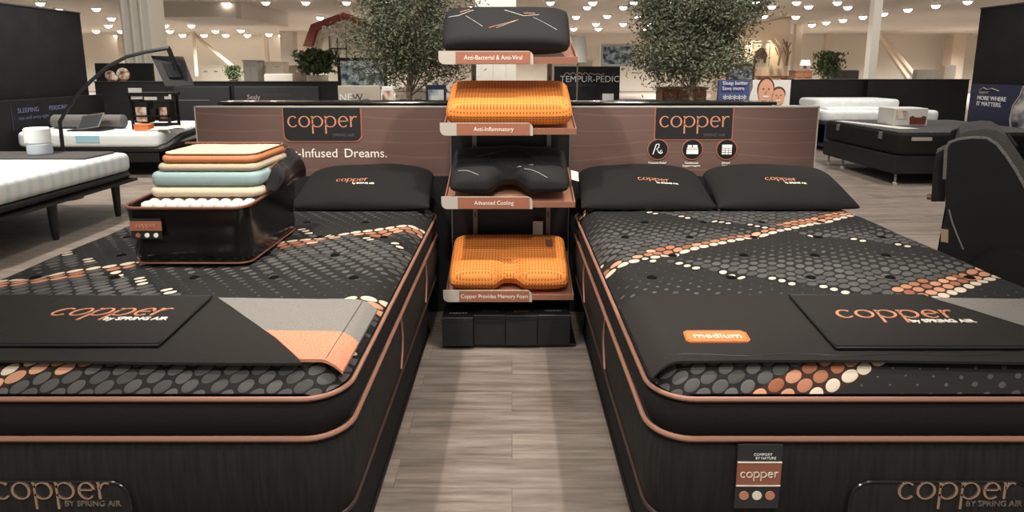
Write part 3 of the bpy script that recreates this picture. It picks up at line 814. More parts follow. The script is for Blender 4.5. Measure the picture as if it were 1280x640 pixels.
# boxes at the foot of the rack
bx = [(-.386,-.215),(-.213,-.037),(-.035,.140),(.142,.322)]
names = ('leftmost of the four black cartons under the display rack','black carton second from left under the display rack','black carton third from left under the display rack','rightmost of the four black cartons under the display rack')
for k, (xa, xb) in enumerate(bx):
    y0 = 3.172+(.006 if k in (1,3) else 0)+(-.01 if k == 0 else 0)
    h = (.192,.200,.200,.200)[k]
    t = Thing('storage_carton', names[k], 'carton', ((xa+xb)/2, y0, .02), 'black cartons under the rack')
    t.part('carton_body', MB().rbox(xa, xb, y0, y0+.36, .022, h-.03, .003, 1), M['black_panel'])
    t.part('carton_lid', MB().rbox(xa-.0008, xb+.0008, y0-.002, y0+.36, h-.03, h, .003, 1), M['black_panel'])
    t.part('lid_edge', MB().box(xa, xb, y0-.0032, y0-.001, h-.0045, h-.002), M['dark_mat'])
    t.part('carton_lettering', text_mb(('copper','cooling','pillow','copper')[k], .035, frame(((xa+xb)/2, y0+.05, h+.0008), (1,0,0), (0,1,0)), .0005, 'CENTER'), (M['rail_grey'], M['grey_metal'], M['copper_print'], M['rail_grey'])[k])

# ------------------------------------------------------------------ open vinyl bag with a mattress sample inside
def ring_pts(x0,x1,y0,y1,r,z): return [(p[0],p[1],z) for p in rrect(x0,x1,y0,y1,r,0,5)]
bg = Thing('zip_bag', 'open glossy black vinyl zip bag on the left mattress', 'bag', (-1.23, 2.52, .785))
rings = []
zb = .789
def bagloop(g, z, ri=.05):
    pts = rrect(-1.468-g, -1.016+g*.6, 2.262-g, 2.80+g, ri, 0, 6)
    return [(p[0]+.0, p[1], z + (.022*((p[1]-2.26)/.54) if z > .9 else 0) + (-.010*math.sin((p[0]+1.47)*7) if z > .95 else 0)) for p in pts]
outer = [bagloop(g, z) for g, z in ((-.012,zb),(0,zb+.012),(.006,zb+.06),(.0,zb+.10),(.010,zb+.15),(.012,zb+.20),(.018,zb+.235))]
inner = [bagloop(g, z) for g, z in ((.012,zb+.235),(.005,zb+.15),(-.008,zb+.06),(-.015,zb+.006))]
def crumple(r):
    return [[(p[0]+.006*noise.noise(Vector((p[0]*9,p[1]*9,p[2]*22))), p[1]+.006*noise.noise(Vector((p[0]*9+7,p[1]*9,p[2]*22))), p[2]) for p in q] for q in r]
bg.part('bag_body', MB().rings(crumple(outer)+crumple(inner), True), M['vinyl'], smooth=60)
rim = bagloop(.016, zb+.237)
bg.part('rim_piping', MB().tube(rim, .006, 6, True), M['bag_trim'], smooth=True, label='copper brown rim')
bg.part('base_piping', MB().tube(bagloop(0, zb+.012), .0035, 6, True), M['bag_trim'], smooth=True)
lb = bg.part('printed_label', MB().box(-1.445,-1.33,2.236,2.2385,.905,.985), M['black_panel'])
bg.part('label_band', MB().box(-1.447,-1.328,2.2345,2.237,.938,.975), M['copper_label'], lb)
bg.part('label_lettering', copper_logo(frame((-1.425,2.234,.952),(1,0,0),(0,0,1)), .0118, .0006, .2), M['copper_print'], lb)
for k in range(3): bg.part('label_icon', MB().lathe([(.009,-.001),(.009,.001)], (0,0,0), 12).xf(frame((-1.42+.034*k,2.235,.92),(1,0,0),(0,0,1))), (M['copper_label'],M['cream_print'],M['cream_print'])[k], lb)
# folded-back lid standing up along the back and right side
lid = []
N_ = 16
for k in range(N_+1):
    s_ = k/N_
    x = -.972; y = 2.42+.40*s_
    h = .02+.095*min(1,s_*2.2)+.02*math.sin(s_*9)
    lid.append((x+.012*math.sin(s_*6), y, h))
mbl = MB(); vs = []; fs = []
for k,(x,y,h) in enumerate(lid):
    for j in range(5):
        q = j/4; vs.append((x+.03*q*(1-q)-.05*q*q, y, 1.045+h*q))
for k in range(N_):
    for j in range(4): fs.append((k*5+j,k*5+j+1,(k+1)*5+j+1,(k+1)*5+j))
n0 = len(vs); vs += [(v[0]+.004, v[1], v[2]) for v in vs]; fs += [tuple(i+n0 for i in f[::-1]) for f in fs]
lf = bg.part('lid_flap', mbl.add(vs, fs), M['vinyl'], smooth=60)
bg.part('flap_piping', MB().tube([(v[0],v[1],v[2]+.003) for v in vs[4:n0:5]], .005, 6), M['bag_trim'], lf, smooth=True)
mbc = MB(); vs = []; fs = []
for k in range(13):
    s_ = k/12; x = -1.44+.42*s_
    for j in range(6):
        q = j/5; vs.append((x, 2.80-.03*q-.10*q*q+.008*math.sin(s_*11+j), 1.05+.17*math.sin(q*1.5)))
for k in range(12):
    for j in range(5): fs.append((k*6+j,k*6+j+1,(k+1)*6+j+1,(k+1)*6+j))
n0 = len(vs); vs += [(v[0], v[1]+.003, v[2]) for v in vs]; fs += [tuple(i+n0 for i in f[::-1]) for f in fs]
lc = bg.part('clear_lid', mbc.add(vs, fs), M['clear'], smooth=60, label='clear vinyl lid')
bg.part('lid_piping', MB().tube([(v[0],v[1],v[2]) for v in vs[5:n0:6]], .005, 6), M['bag_trim'], lc, smooth=True)

sm_ = Thing('mattress_sample', 'cutaway block of layered foam and white coils inside the open vinyl bag', 'mattress sample', (-1.24, 2.53, .80))
cl = MB()
for i in range(9):
    for j in range(2):
        cl.lathe([(.019,0),(.0235,.012),(.0235,.215),(.02,.23),(.008,.236)], (-1.428+.0475*i, 2.325+.05*j, .797), 10)
cl.box(-1.44,-1.03,2.40,2.76,.797,1.03)
sm_.part('pocket_coils', cl, M['coil_white'], smooth=50, label='row of white fabric pocket coils')
layers = (('foam_cream',.042,.0),('foam_blue',.058,.004),('foam_beige',.03,.016),('foam_orange',.032,.024),('foam_cream',.010,.030))
zz = 1.036
for nm, h, ins in layers:
    sm_.part('foam_layer', MB().rbox(-1.452+ins*1.8, -1.0-ins*.9, 2.365+ins, 2.745, zz+.001, zz+h, min(.02,h*.47), 4, .045), M[nm], smooth=50, label={'foam_cream':'cream foam layer','foam_blue':'pale blue foam layer','foam_beige':'beige foam layer','foam_orange':'orange foam layer'}[nm])
    zz += h+.0015

# ------------------------------------------------------------------ recliner at the right
rc = Thing('recliner', 'black upholstered recliner chair seen from its side beside the right mattress', 'chair', (2.6, 2.9, 0))
RA = math.radians(36); RE = Vector((math.cos(RA), -math.sin(RA), 0)); RN = Vector((math.sin(RA), math.cos(RA), 0)); R0 = Vector((1.985, 2.74, 0))
def rpl(px, py, d=0):
    """point of a pixel ray on the side-panel plane (shifted d away from the camera), as (along, height)"""
    q = Vector(_ray(px, py)); o_ = R0+RN*d-Vector((0,0,CH)); k = o_.dot(RN)/q.dot(RN); w_ = q*k+Vector((0,0,CH))
    return ((w_-R0).dot(RE), w_.z)
def rpt(u, d, z): return R0+RE*u+RN*d+Vector((0,0,z))
def rprism(pts, d0, d1):
    n = len(pts); vs = [rpt(p[0],d0,p[1]) for p in pts]+[rpt(p[0],d1,p[1]) for p in pts]
    return MB().add(vs, [tuple(range(n)), tuple(range(2*n-1,n-1,-1))]+[(i,n+i,n+(i+1)%n,(i+1)%n) for i in range(n)])
top_ = [rpl(x,y) for x,y in ((1182,268),(1181,225),(1183,186),(1188,179),(1200,175),(1218,173),(1234,174),(1246,181),(1258,196),(1270,214),(1282,236))]
tail = [(top_[-1][0]+.07, top_[-1][1]-.10), (top_[-1][0]+.16, top_[-1][1]-.18), (top_[-1][0]+.42, top_[-1][1]-.22), (top_[-1][0]+.46, .10)]
prof = [(.03,.10),(.0,.45)]+top_+tail
rc.part('side_panel', rprism(prof, 0, .09), M['velour'])
rc.part('side_panel', rprism(prof, .66, .75), M['velour'])
rc.part('panel_piping', MB().tube([rpt(p[0]-.002, .004, p[1]+.003) for p in prof[3:16]], .008, 6), M['grey_fabric'], smooth=True, label='grey piping along the panel edge')
bp = [(.03,.3)]+[(p[0]+.03, p[1]+(.035 if k > 2 else 0)) for k, p in enumerate(top_)]+[(top_[-1][0]+.08, top_[-1][1]-.2),(.45,.45),(.35,.3)]
rc.part('backrest', rprism(bp, .092, .658), M['recliner_top'], smooth=50, label='grey-black backrest cushion')
rc.part('back_seam', MB().tube([rpt(top_[8][0]+.035, .1+.55*k/6, top_[8][1]+.040) for k in range(7)], .006, 5), M['velour'], smooth=True)
rc.part('seat', rprism([(.36,.25),(.36,.50),(.40,.52),(.85,.50),(.88,.46),(.88,.25)], .094, .656), M['velour'], smooth=50)
rc.part('back_mechanism', rprism([rpl(x,y,.1) for x,y in ((1170,192),(1181,186),(1181,252),(1164,252),(1166,215))], .1, .3), M['black_plastic'])
kx = rpl(1161,247,.1)
rc.part('release_knob', MB().tube([rpt(kx[0]+.02,.12,kx[1]),rpt(kx[0]-.008,.12,kx[1])], .014, 8), M['bag_trim'], smooth=True, label='small brown knob')
arm = [(lambda q: (q[0],q[1]))(rpl(x,y,-.16)) for x,y in ((1203,352),(1210,340),(1222,330),(1238,321),(1256,316),(1272,318),(1290,324))]
arm = [(arm[0][0]-.01,.02),(arm[0][0]-.01,.3)]+arm+[(arm[-1][0]+.3,arm[-1][1]-.02),(arm[-1][0]+.33,.02)]
rc.part('armrest', rprism(arm, -.16, -.002), M['velour'], smooth=50)
zp = [rpl(x,y,-.003) for x,y in ((1186,262),(1190,278),(1197,296),(1204,312))]
rc.part('zipper', MB().tube([rpt(p[0],-.003,p[1]) for p in zp], .004, 6), M['grey_metal'], smooth=True, label='silver zipper')
q0_, q1_ = rpl(1178,286,0), rpl(1184,303,0)
rc.part('sewn_label', rprism([(.012,q1_[1]),(.04,q1_[1]),(.035,q0_[1]),(.007,q0_[1])], -.004, -.0005), M['rail_brown'], label='small pale sewn label')
for u_ in (.08, .80):
    for d_ in (.045, .70): rc.part('foot', MB().lathe([(.025,0),(.03,.105)], rpt(u_,d_,0), 10), M['black_plastic'])

# ------------------------------------------------------------------ white beds at the left
def show_bed(name, label, x0, x1, y0, y1, zf, z0, z1, mm, base_m, legs=True, rr=.06):
    t = Thing(name, label, 'bed', ((x0+x1)/2, (y0+y1)/2, 0))
    t.part('mattress', MB().rbox(x0, x1, y0, y1, z0, z1, min(rr,(z1-z0)*.45), 4, .12), mm, smooth=50)
    t.part('platform', MB().rbox(x0+.02, x1-.0, y0+.02, y1-.02, z0-.065, z0-.002, .02, 3, .1), base_m, smooth=50)
    t.part('rail_frame', MB().box(x0+.05, x1+.03, y0+.05, y0+.13, zf, z0-.075).box(x0+.05, x1+.03, y1-.13, y1-.05, zf, z0-.075).box(x1-.06, x1+.05, y0+.05, y1-.05, zf, z0-.075).box(x0+.05,x0+.13,y0+.05,y1-.05,zf,z0-.075), base_m)
    for xx in (x0+.15, x1-.05):
        for yy in (y0+.85, y1-.28):
            t.part('leg', MB().lathe([(.024,0),(.030,.05),(.042,zf+.002)], (xx,yy,0), 10), base_m, smooth=True)
    return t
b1_ = show_bed('platform_bed', 'white mattress on a black legged frame at the left edge, nearest of the white beds', -6.1, -4.10, 4.5, 6.52, .345, .445, .645, M['white_knit'], M['black_plastic'])
b2_ = show_bed('platform_bed', 'white patterned mattress behind the nearer white bed, holding a small black display stand', -7.0, -4.95, 8.5, 10.4, .22, .43, .65, M['white_knit'], M['black_plastic'])
b2_.part('corner_guard', MB().tube([(-5.0,8.55,.40),(-4.90,8.6,.44),(-4.78,8.75,.56),(-4.72,9.2,.62),(-4.72,10.2,.62)], .05, 8), M['black_plastic'], smooth=True)
b2_.part('brand_lettering', text_mb('TEMPUR', .09, frame((-4.93, 9.0, .30), (0,1,0), (0,0,1)), .002), M['grey_metal'])
solo('bed_runner', MB().rbox(-6.05,-4.22,5.95,6.40,.645,.668,.008,2,.02), M['dark_mat'], 'dark grey mat lying along the far edge of the nearest white mattress', 'mat', (-5.1,6.2,.645))
wr = Thing('white_canister', 'pair of stacked small white rolls standing on the dark grey mat', 'roll', (-5.17, 6.18, .668))
p0 = at(50,180,6.2)
wr.part('upper_roll', MB().lathe([(.10,.115),(.112,.125),(.114,.26),(.10,.275)], (p0.x,6.18,.668), 20), M['white_fabric'], smooth=40)
wr.part('lower_roll', MB().lathe([(.098,0),(.108,.01),(.108,.105),(.098,.114)], (p0.x+.008,6.18,.668), 20), M['grey_fabric'] if False else Mat('pale_blue_roll', (196,206,214), .8), smooth=40, label='pale blue-grey roll')
# big dark panels at the far left
t = Thing('tall_partition', 'tall black display panel at the upper left behind the white beds', 'partition', (-7.3, 8, 0))
t.part('panel', MB().box(-7.36,-7.22,5.0,10.45,0,2.43), M['tall_panel']); t.part('top_cap', MB().box(-7.37,-7.21,5.0,10.46,2.43,2.45), M['charcoal_panel'])
t = Thing('headboard', 'black lettered headboard below the tall panel at the far left', 'headboard', (-7.1, 8.5, 0))
t.part('board', MB().rbox(-7.17,-7.08,6.6,10.6,.0,1.085,.01,2), M['tall_panel'])
lil = Mat('lilac_print', (104,104,140), .6)
t.part('lettering', text_mb('SLEEPING', .095, frame((-7.076,8.72,.90),(0,1,0),(0,0,1)), .002), lil)
t.part('lettering', text_mb('PERSONAL', .095, frame((-7.076,9.32,.90),(0,1,0),(0,0,1)), .002), lil)
t.part('small_lettering', text_mb('rest well every night', .07, frame((-7.076,8.72,.80),(0,1,0),(0,0,1)), .002), Mat('lilac_print_dim', (80,82,120), .6))
t.part('brand_lettering', text_mb('Sealy', .13, frame((-7.076,8.05,.81),(0,1,0),(0,0,1)), .002), M['rail_grey'])
t.part('divider_line', MB().box(-7.078,-7.074,8.60,8.615,.66,1.02), M['navy'])
# things on the second bed
bo = Thing('bolster_pillow', 'dark grey bolster pillow lying on the second white mattress', 'pillow', (-6.0, 8.95, .65))
bo.part('pillow_cover', MB().tube([(-6.80,9.0,.757),(-6.77,9.0,.757),(-6.3,9.0,.757),(-5.75,9.0,.757),(-5.72,9.0,.757)], lambda s: .045+.055*min(1,12*min(s,1-s)), 14), M['grey_fabric'], smooth=60)
bo.part('end_seam', MB().tube([(-5.75,9.0+.08*math.cos(a),.757+.08*math.sin(a)) for a in [2*PI*k/16 for k in range(16)]], .006, 5, True), M['dark_mat'], smooth=True)
tb_ = Thing('tablet', 'grey tablet leaning on a stand on the second white mattress', 'tablet', (-5.75, 8.75, .65))
ma = Matrix.Translation((-6.05,8.72,.78)) @ Matrix.Rotation(math.radians(50),4,'X') @ Matrix.Rotation(math.radians(-12),4,'Y')
tb_.part('body', MB().rbox(-.19,.19,-.13,.13,-.006,.006,.005,2,.02).xf(ma), M['grey_metal']); tb_.part('screen', MB().box(-.17,.17,-.11,.11,.0062,.0075).xf(ma), M['screen'])
tb_.part('stand', MB().rbox(-6.3,-5.8,8.56,8.86,.653,.672,.008,2,.02), M['black_plastic'])
b2_.part('blue_patch', MB().rbox(-6.13,-5.80,8.488,8.503,.50,.60,.003,2), Mat('sky_blue_card', (160,206,222), .6), label='pale blue patch')
st = Thing('display_stand', 'small black tabletop stand with cards and boxes on the second white mattress', 'stand', (-5.1, 8.9, .65))
sa, sb = at(166,118,8.9), at(214,118,8.9)
fr_ = MB()
for x in (sa.x, sb.x-.03):
    for y in (8.8, 9.05): fr_.box(x, x+.03, y, y+.03, .652, sa.z-.021)
for y in (8.8, 9.05): fr_.box(sa.x+.028, sb.x-.028, y, y+.03, .70, .73)
for x in (sa.x, sb.x-.03): fr_.box(x, x+.03, 8.828, 9.052, .70, .73)
st.part('frame', fr_, M['black_plastic'])
st.part('top_tray', MB().box(sa.x-.02, sb.x+.02, 8.78, 9.1, sa.z-.02, sa.z+.03), M['black_plastic'])
st.part('middle_tray', MB().box(sa.x, sb.x, 8.8, 9.08, .84, .86), M['black_plastic'])
def cardbox(t, px0, px1, py0, py1, Y, mat, name='product_box', d=.08, lab=None):
    a, b = at(px0,py0,Y), at(px1,py1,Y); return t.part(name, MB().box(a.x,b.x,Y,Y+d,b.z,a.z), mat, label=lab)
cardbox(st,160,178,110,124,8.8,M['card'],'card',.01,'white card'); cardbox(st,180,196,121,125,8.79,M['card'],'card',.01,'white card'); cardbox(st,205,214,118,124,8.79,M['card'],'card',.01,'white card')
cardbox(st,166,186,127,153.5,8.85,M['black_panel'],'product_box',.16,'black product box'); cardbox(st,196,213,127,152,8.85,M['black_panel'],'product_box',.16,'black product box')
cardbox(st,169,184,134,152,8.835,M['photo_warm'],'box_print',.012,'printed box front'); cardbox(st,199,211,134,149,8.835,M['photo_warm'],'box_print',.012,'printed box front'); cardbox(st,187,196,136,150,8.84,M['black_panel'],'gadget')
ob = Thing('orange_box', 'small orange box at the foot of the black tabletop stand', 'box', at(176,167,8.62))
a, b = at(167,156,8.62), at(186,168,8.62); ob.part('carton', MB().rbox(a.x,b.x,8.62,8.76,.652,a.z,.004,1), M['orange_card']); ob.part('lid', MB().rbox(a.x-.004,b.x+.004,8.616,8.764,a.z-.02,a.z+.004,.003,1), M['orange_card'])
lp = Thing('leaflet_pile', 'loose pile of pale leaflets on the second white mattress right of the orange box', 'leaflets', (-4.95,8.8,.652))
random.seed(3)
a, b = at(203,160,8.8), at(226,160,8.8)
for k in range(7):
    x = a.x+(b.x-a.x)*k/6; mm_ = Matrix.Translation((x, 8.64+.08*random.random(), .672+.006*k)) @ Matrix.Rotation(random.uniform(-.5,.5),4,'Z') @ Matrix.Rotation(.15,4,'X')
    lp.part('leaflet', MB().box(-.10,.10,-.07,.07,-.001,.001).xf(mm_), M['cream'])
# tablet on its long curved arm
ta = Thing('tablet_holder', 'tablet held out on a long curved black floor-standing arm at upper left', 'tablet stand', (-4.9,7.1,0))
q0 = at(75,152,7.1)
pts = [(q0.x-.02,7.1,.02),(q0.x-.01,7.1,.5),tuple(q0)]+[tuple(at(x,y,7.1)) for x,y in ((84,136),(98,117),(115,100),(135,83),(158,71),(182,65),(205,61),(212,60))]
ta.part('base', MB().lathe([(.16,0),(.16,.015),(.03,.03)], (q0.x-.02,7.1,0), 20), M['black_plastic'])
ta.part('arm', MB().tube(pts, .021, 8), M['black_plastic'], smooth=True)
ta.part('drop_link', MB().tube([tuple(at(211,61,7.1)), tuple(at(215,72,7.11)), tuple(at(221,88,7.13))], .026, 8), M['black_plastic'], smooth=True)
c_ = [at(189,70,7.16), at(229,71,7.26), at(243,107,7.24), at(207,108,7.14)]
nrm = (c_[1]-c_[0]).cross(c_[3]-c_[0]).normalized()*.018
body = ta.part('tablet', MB().rings([[p+nrm for p in c_],[p-nrm for p in c_]], True), M['charcoal_panel'])
cc_ = sum(c_, Vector())/4
ta.part('mount', MB().rings([[cc_+(p-cc_)*.5-nrm*1.0 for p in c_],[cc_+(p-cc_)*.45-nrm*2.4 for p in c_]], True).rings([[cc_+(p-cc_)*.5+nrm*1.0 for p in c_],[cc_+(p-cc_)*.45+nrm*2.4 for p in c_]], True), M['black_plastic'], body)

# ------------------------------------------------------------------ middle-left low partitions and headboards
def lowwall(label, px0, px1, ytop, Y, mat='black_panel', cap=True):
    a, b = at(px0,ytop,Y), at(px1,ytop,Y)
    t = Thing('low_partition', label, 'partition', ((a.x+b.x)/2,Y,0))
    t.part('partition_panel', MB().box(a.x,b.x,Y,Y+.14,0,a.z-.02), M[mat])
    t.part('ledge', MB().box(a.x-.01,b.x+.01,Y-.015,Y+.155,a.z-.02,a.z), M['charcoal_panel'])
    return t
lowwall('long low black partition behind the second white bed at left', 118, 421, 101.5, 11.6)
lowwall('low dark partition behind the wide white bed at right, left section', 984, 1084, 99, 13.6)
lowwall('low dark partition behind the wide white bed at right, right section', 1086, 1212, 99, 13.4)
def boardsign(label, px0, px1, py0, py1, Y, lines, mat='charcoal_panel', name='headboard'):
    a, b = at(px0,py0,Y), at(px1,py1,Y)
    t = Thing(name, label, 'headboard', ((a.x+b.x)/2,Y,0))
    t.part('board', MB().rbox(a.x,b.x,Y,Y+.08,0.0,a.z,.012,2), M[mat])
    if not lines: t.part('edge_line', MB().box(a.x+.03,a.x+(b.x-a.x)*.62,Y-.006,Y-.001,a.z-.26,a.z-.245), M['grey_metal'], label='thin light line')
    for body, px, py, sz, mt in lines:
        p = at(px,py,Y-.004); t.part('lettering', text_mb(body, sz, frame(p,(1,0,0),(0,0,1)), .002), M[mt])
    return t
boardsign('dark headboard with a single light line, behind the tablet arm', 217, 288, 108, 130, 11.3, [])
boardsign('dark headboard with small white lettering, left of the olive tree', 292, 399, 108, 130, 11.3, [('Sealy', 309, 124, .12, 'rail_grey'), ('POSTUREPEDIC', 327, 121, .08, 'dark_mat'), ('support where you need it most', 327, 124.5, .06, 'dark_mat')])
boardsign('black headboard with white lettering between the rack and the right olive tree', 693, 774, 83, 128, 16, [('TEMPUR-PEDIC', 700, 102.5, .23, 'white_print'), ('ADAPT COLLECTION', 704, 108, .09, 'dark_mat')], 'black_panel')
sg = bpy.data.objects[-1] if False else None
# small wave mark above that lettering and goods on the bed in front
wv = [at(705+2.2*k, 94-3.2*abs(math.sin(k*.9))*(1 if k < 16 else .6), 15.99) for k in range(24)]
for o in list(COL.objects):
    if o.name.startswith('headboard') and 'between the rack' in str(o.get('label','')):
        ob_ = MB().tube([tuple(p) for p in wv], .014, 5).obj('brand_mark', M['rail_grey'].m, o, True, o.location)
        ob_['label'] = 'small white wave-shaped mark'
def frontcard(name, label, cat, px0, px1, py0, py1, Y, mat, d=.03, inner=None, leg=True):
    a, b = at(px0,py0,Y), at(px1,py1,Y)
    t = Thing(name, label, cat, ((a.x+b.x)/2, Y, 0 if leg else b.z))
    t.part('carton', MB().rbox(a.x,b.x,Y,Y+d,b.z,a.z,min(.006,d*.3),1), mat)
    if leg: t.part('stand', MB().box((a.x+b.x)/2-.04,(a.x+b.x)/2+.04,Y+d,Y+d+.02,0,a.z-.05).box((a.x+b.x)/2-.12,(a.x+b.x)/2+.12,Y,Y+.3,0,.02), M['black_panel'])
    if inner: t.part('print', MB().box(a.x+(b.x-a.x)*.12,b.x-(b.x-a.x)*.12,Y-.003,Y,b.z+(a.z-b.z)*.15,a.z-(a.z-b.z)*.25), inner)
    return t
def greybed(label, px0, px1, pytop, Y, top, side, depth=1.5):
    a, b = at(px0,pytop,Y), at(px1,pytop,Y)
    t = Thing('display_bed', label, 'bed', ((a.x+b.x)/2,Y+depth/2,0))
    t.part('mattress', MB().rbox(a.x,b.x,Y,Y+depth,a.z-.26,a.z,.05,3,.1), M[top], smooth=50)
    t.part('bed_frame', MB().rbox(a.x+.03,b.x-.03,Y+.03,Y+depth-.03,.10,a.z-.262,.02,2), M[side])
    for xx in (a.x+.12,b.x-.12):
        for yy in (Y+.12,Y+depth-.12): t.part('leg', MB().lathe([(.025,0),(.03,.10)], (xx,yy,0), 8), M['black_plastic'])
    return t
greybed('low grey display bed between the black headboard and the right olive tree', 780, 842, 126.5, 15.0, 'grey_fabric', 'charcoal_panel', .95)
greybed('black display bed just behind the ledge, left of the right olive tree', 694, 770, 129, 13.9, 'black_panel', 'black_panel', 2.0)
frontcard('product_card', 'white product card in front of the black lettered headboard', 'card', 753, 767, 117, 127.8, 14.6, M['card'], .02, M['white_print'], False)
frontcard('sign_board', 'pale printed board showing a white pillow, left of the olive tree', 'sign', 422, 476, 107, 130, 7.2, Mat('print_beige', (178,168,154), .6), .04)
pb = at(450,120,7.16); wp = Thing('pillow_print', 'oval white pillow picture on the pale printed board', 'print', pb)
wp.part('picture', MB().lathe([(.10,-.002),(.10,.002)], (0,0,0), 20).xf(Matrix.Translation(pb) @ Matrix.Scale(1.0,4) @ Matrix(((1,0,0,0),(0,0,1,0),(0,.45,0,0),(0,0,0,1)))), M['rail_grey'])
wp.part('lettering', text_mb('NEW', .12, frame(at(424,126,7.16),(1,0,0),(0,0,1)), .002), M['white_print'])
frontcard('product_card', 'white printed card between the pillow print and the left olive trunk', 'card', 477, 492, 108, 129, 7.3, M['card'], .02, M['photo_warm'])
frontcard('sign_board', 'dark blue card with white lines beside the orange pillow', 'sign', 532, 558, 106, 130, 7.0, M['navy'], .02, M['photo_blue'])

# ------------------------------------------------------------------ olive trees
def tree(label, px, Y, zc, rx, rz, n, seed, lean=0, tz=None):
    random.seed(seed); x = at(px,100,Y).x
    t = Thing('potted_olive_tree', label, 'tree', (x,Y,0))
    t.part('pot', MB().lathe([(.20,0),(.27,.45),(.28,.50),(.25,.50),(.24,.42)], (x,Y,0), 18), M['brown_pot'], smooth=40)
    tr = MB().tube([(x,Y,.4),(x+.02,Y,.9),(x-.02,Y,1.2),(x+.01,Y,1.5),(x+lean,Y,1.9)], lambda s: .05-.025*s, 8)
    tips = []
    for k in range(34):
        a = random.uniform(0,2*PI); h0 = random.uniform(1.1,1.8); ph = random.uniform(-.9,1.3)
        L = random.uniform(.55,1.0)
        e = Vector((x+lean*.6+rx*L*math.cos(a)*math.cos(ph*.7), Y+rx*L*.8*math.sin(a)*math.cos(ph*.7), zc+rz*L*math.sin(ph)))
        s0 = Vector((x+lean*(h0-1.2),Y,h0)); mid = (s0+e)/2+Vector((0,0,.12))
        tr.tube([s0,mid,e], lambda s: .014-.010*s, 5)
        for q in range(5): tips.append(s0.lerp(e, .45+.14*q)+Vector((random.gauss(0,.05),random.gauss(0,.05),random.gauss(0,.05)+.06)))
    t.part('trunk', tr, M['trunk'], smooth=60)
    lv = MB(); vs=[]; fs=[]
    for k in range(n):
        c = random.choice(tips)+Vector((random.gauss(0,.12),random.gauss(0,.11),random.gauss(0,.12)))
        d = Vector((random.gauss(0,1),random.gauss(0,1),random.gauss(0,.8))).normalized(); w = d.cross(Vector((random.gauss(0,1),random.gauss(0,1),random.gauss(0,1)))).normalized()
        l = random.uniform(.022,.040); ww = random.uniform(.007,.0115); i = len(vs)
        vs += [c-d*l, c+w*ww, c+d*l, c-w*ww]; fs.append((i,i+1,i+2,i+3))
    t.part('foliage', lv.add(vs,fs), M['leaf'])
tree('tall leafy olive tree behind the brown sign on the left', 512, 8.6, 2.08, 1.02, .85, 25000, 11, .22)
tree('tall leafy olive tree behind the brown sign on the right', 866, 8.6, 2.04, .98, .86, 34000, 23, -.04)
def bushy(label, px, pyb, pyt, Y, r, pot):
    a = at(px,pyb,Y); h = at(px,pyt,Y).z-a.z; random.seed(int(px))
    t = Thing('potted_plant', label, 'plant', (a.x,Y,0))
    t.part('pot', MB().lathe([(r*.35,0),(r*.5,a.z)], (a.x,Y,0), 14), M[pot], smooth=40)
    t.part('stem', MB().tube([(a.x,Y,a.z-.02),(a.x,Y,a.z+h*.6)], r*.06, 6), M['trunk'])
    vs=[]; fs=[]
    for k in range(900):
        c = Vector((a.x+random.gauss(0,r*.42), Y+random.gauss(0,r*.4), a.z+h*random.betavariate(2,1.6)))
        d = Vector((random.gauss(0,1),random.gauss(0,1),random.gauss(0,1))).normalized(); w = d.cross(Vector((random.gauss(0,1),random.gauss(0,1),1))).normalized(); i=len(vs); s=r*.12
        vs += [c-d*s*1.6,c+w*s*.6,c+d*s*1.6,c-w*s*.6]; fs.append((i,i+1,i+2,i+3))
    t.part('foliage', MB().add(vs,fs), M['leaf2'])
bushy('green potted plant in a pale pot below the barn-shaped front', 397, 94, 62, 16, .55, 'cream')
bushy('green leafy potted plant behind the right-hand low partition', 1034, 98, 64, 23, .5, 'brown_pot')
bushy('small dark potted plant left of the grey cabinet', 292, 100, 82, 20, .25, 'brown_pot')

# ------------------------------------------------------------------ distant furniture and wall art
def cabinet(name, label, cat, px0, px1, py0, Y, mat, depth=.6, doors=2, top=None):
    a, b = at(px0,py0,Y), at(px1,py0,Y)
    t = Thing(name, label, cat, ((a.x+b.x)/2,Y,0)); w = b.x-a.x
    t.part('carcass', MB().box(a.x,b.x,Y+.02,Y+depth,0,a.z-.04), mat)
    t.part('top_board', MB().box(a.x-.02,b.x+.02,Y-.01,Y+depth+.01,a.z-.04,a.z), top or mat)
    for k in range(doors):
        d = t.part('door', MB().box(a.x+w*k/doors+.02,a.x+w*(k+1)/doors-.02,Y,Y+.02,.08,a.z-.06), mat)
        t.part('handle', MB().box(a.x+w*(k+.5)/doors-.06,a.x+w*(k+.5)/doors+.06,Y-.03,Y,a.z-.2,a.z-.18), M['grey_metal'], d)
greyc = Mat('grey_laminate', (150,146,138), .6); sofa = Mat('sofa_grey', (168,160,150), .85)
cabinet('cabinet', 'tall grey cabinet on the far left side of the hall', 'cabinet', 303, 321, 75, 22, greyc)
cabinet('cabinet', 'wide pale cream cabinet right of the tall grey one', 'cabinet', 323, 353, 77, 22.8, M['cream'])
cabinet('sideboard', 'brown wooden sideboard behind the right olive tree', 'sideboard', 829, 884, 109, 10.2, M['wood'], .5, 3)
cabinet('wood_cabinet', 'small brown wooden chest left of the plant at right', 'chest', 995, 1016, 88, 20, M['wood'], .5, 2)
cabinet('cabinet', 'low cream cabinet behind the left olive trunk', 'cabinet', 494, 532, 111, 11.0, M['cream'], .5)
cabinet('shelf_unit', 'low white shelf unit left of the small dark plant', 'shelf unit', 250, 289, 82, 21, M['cream'], .5, 3)
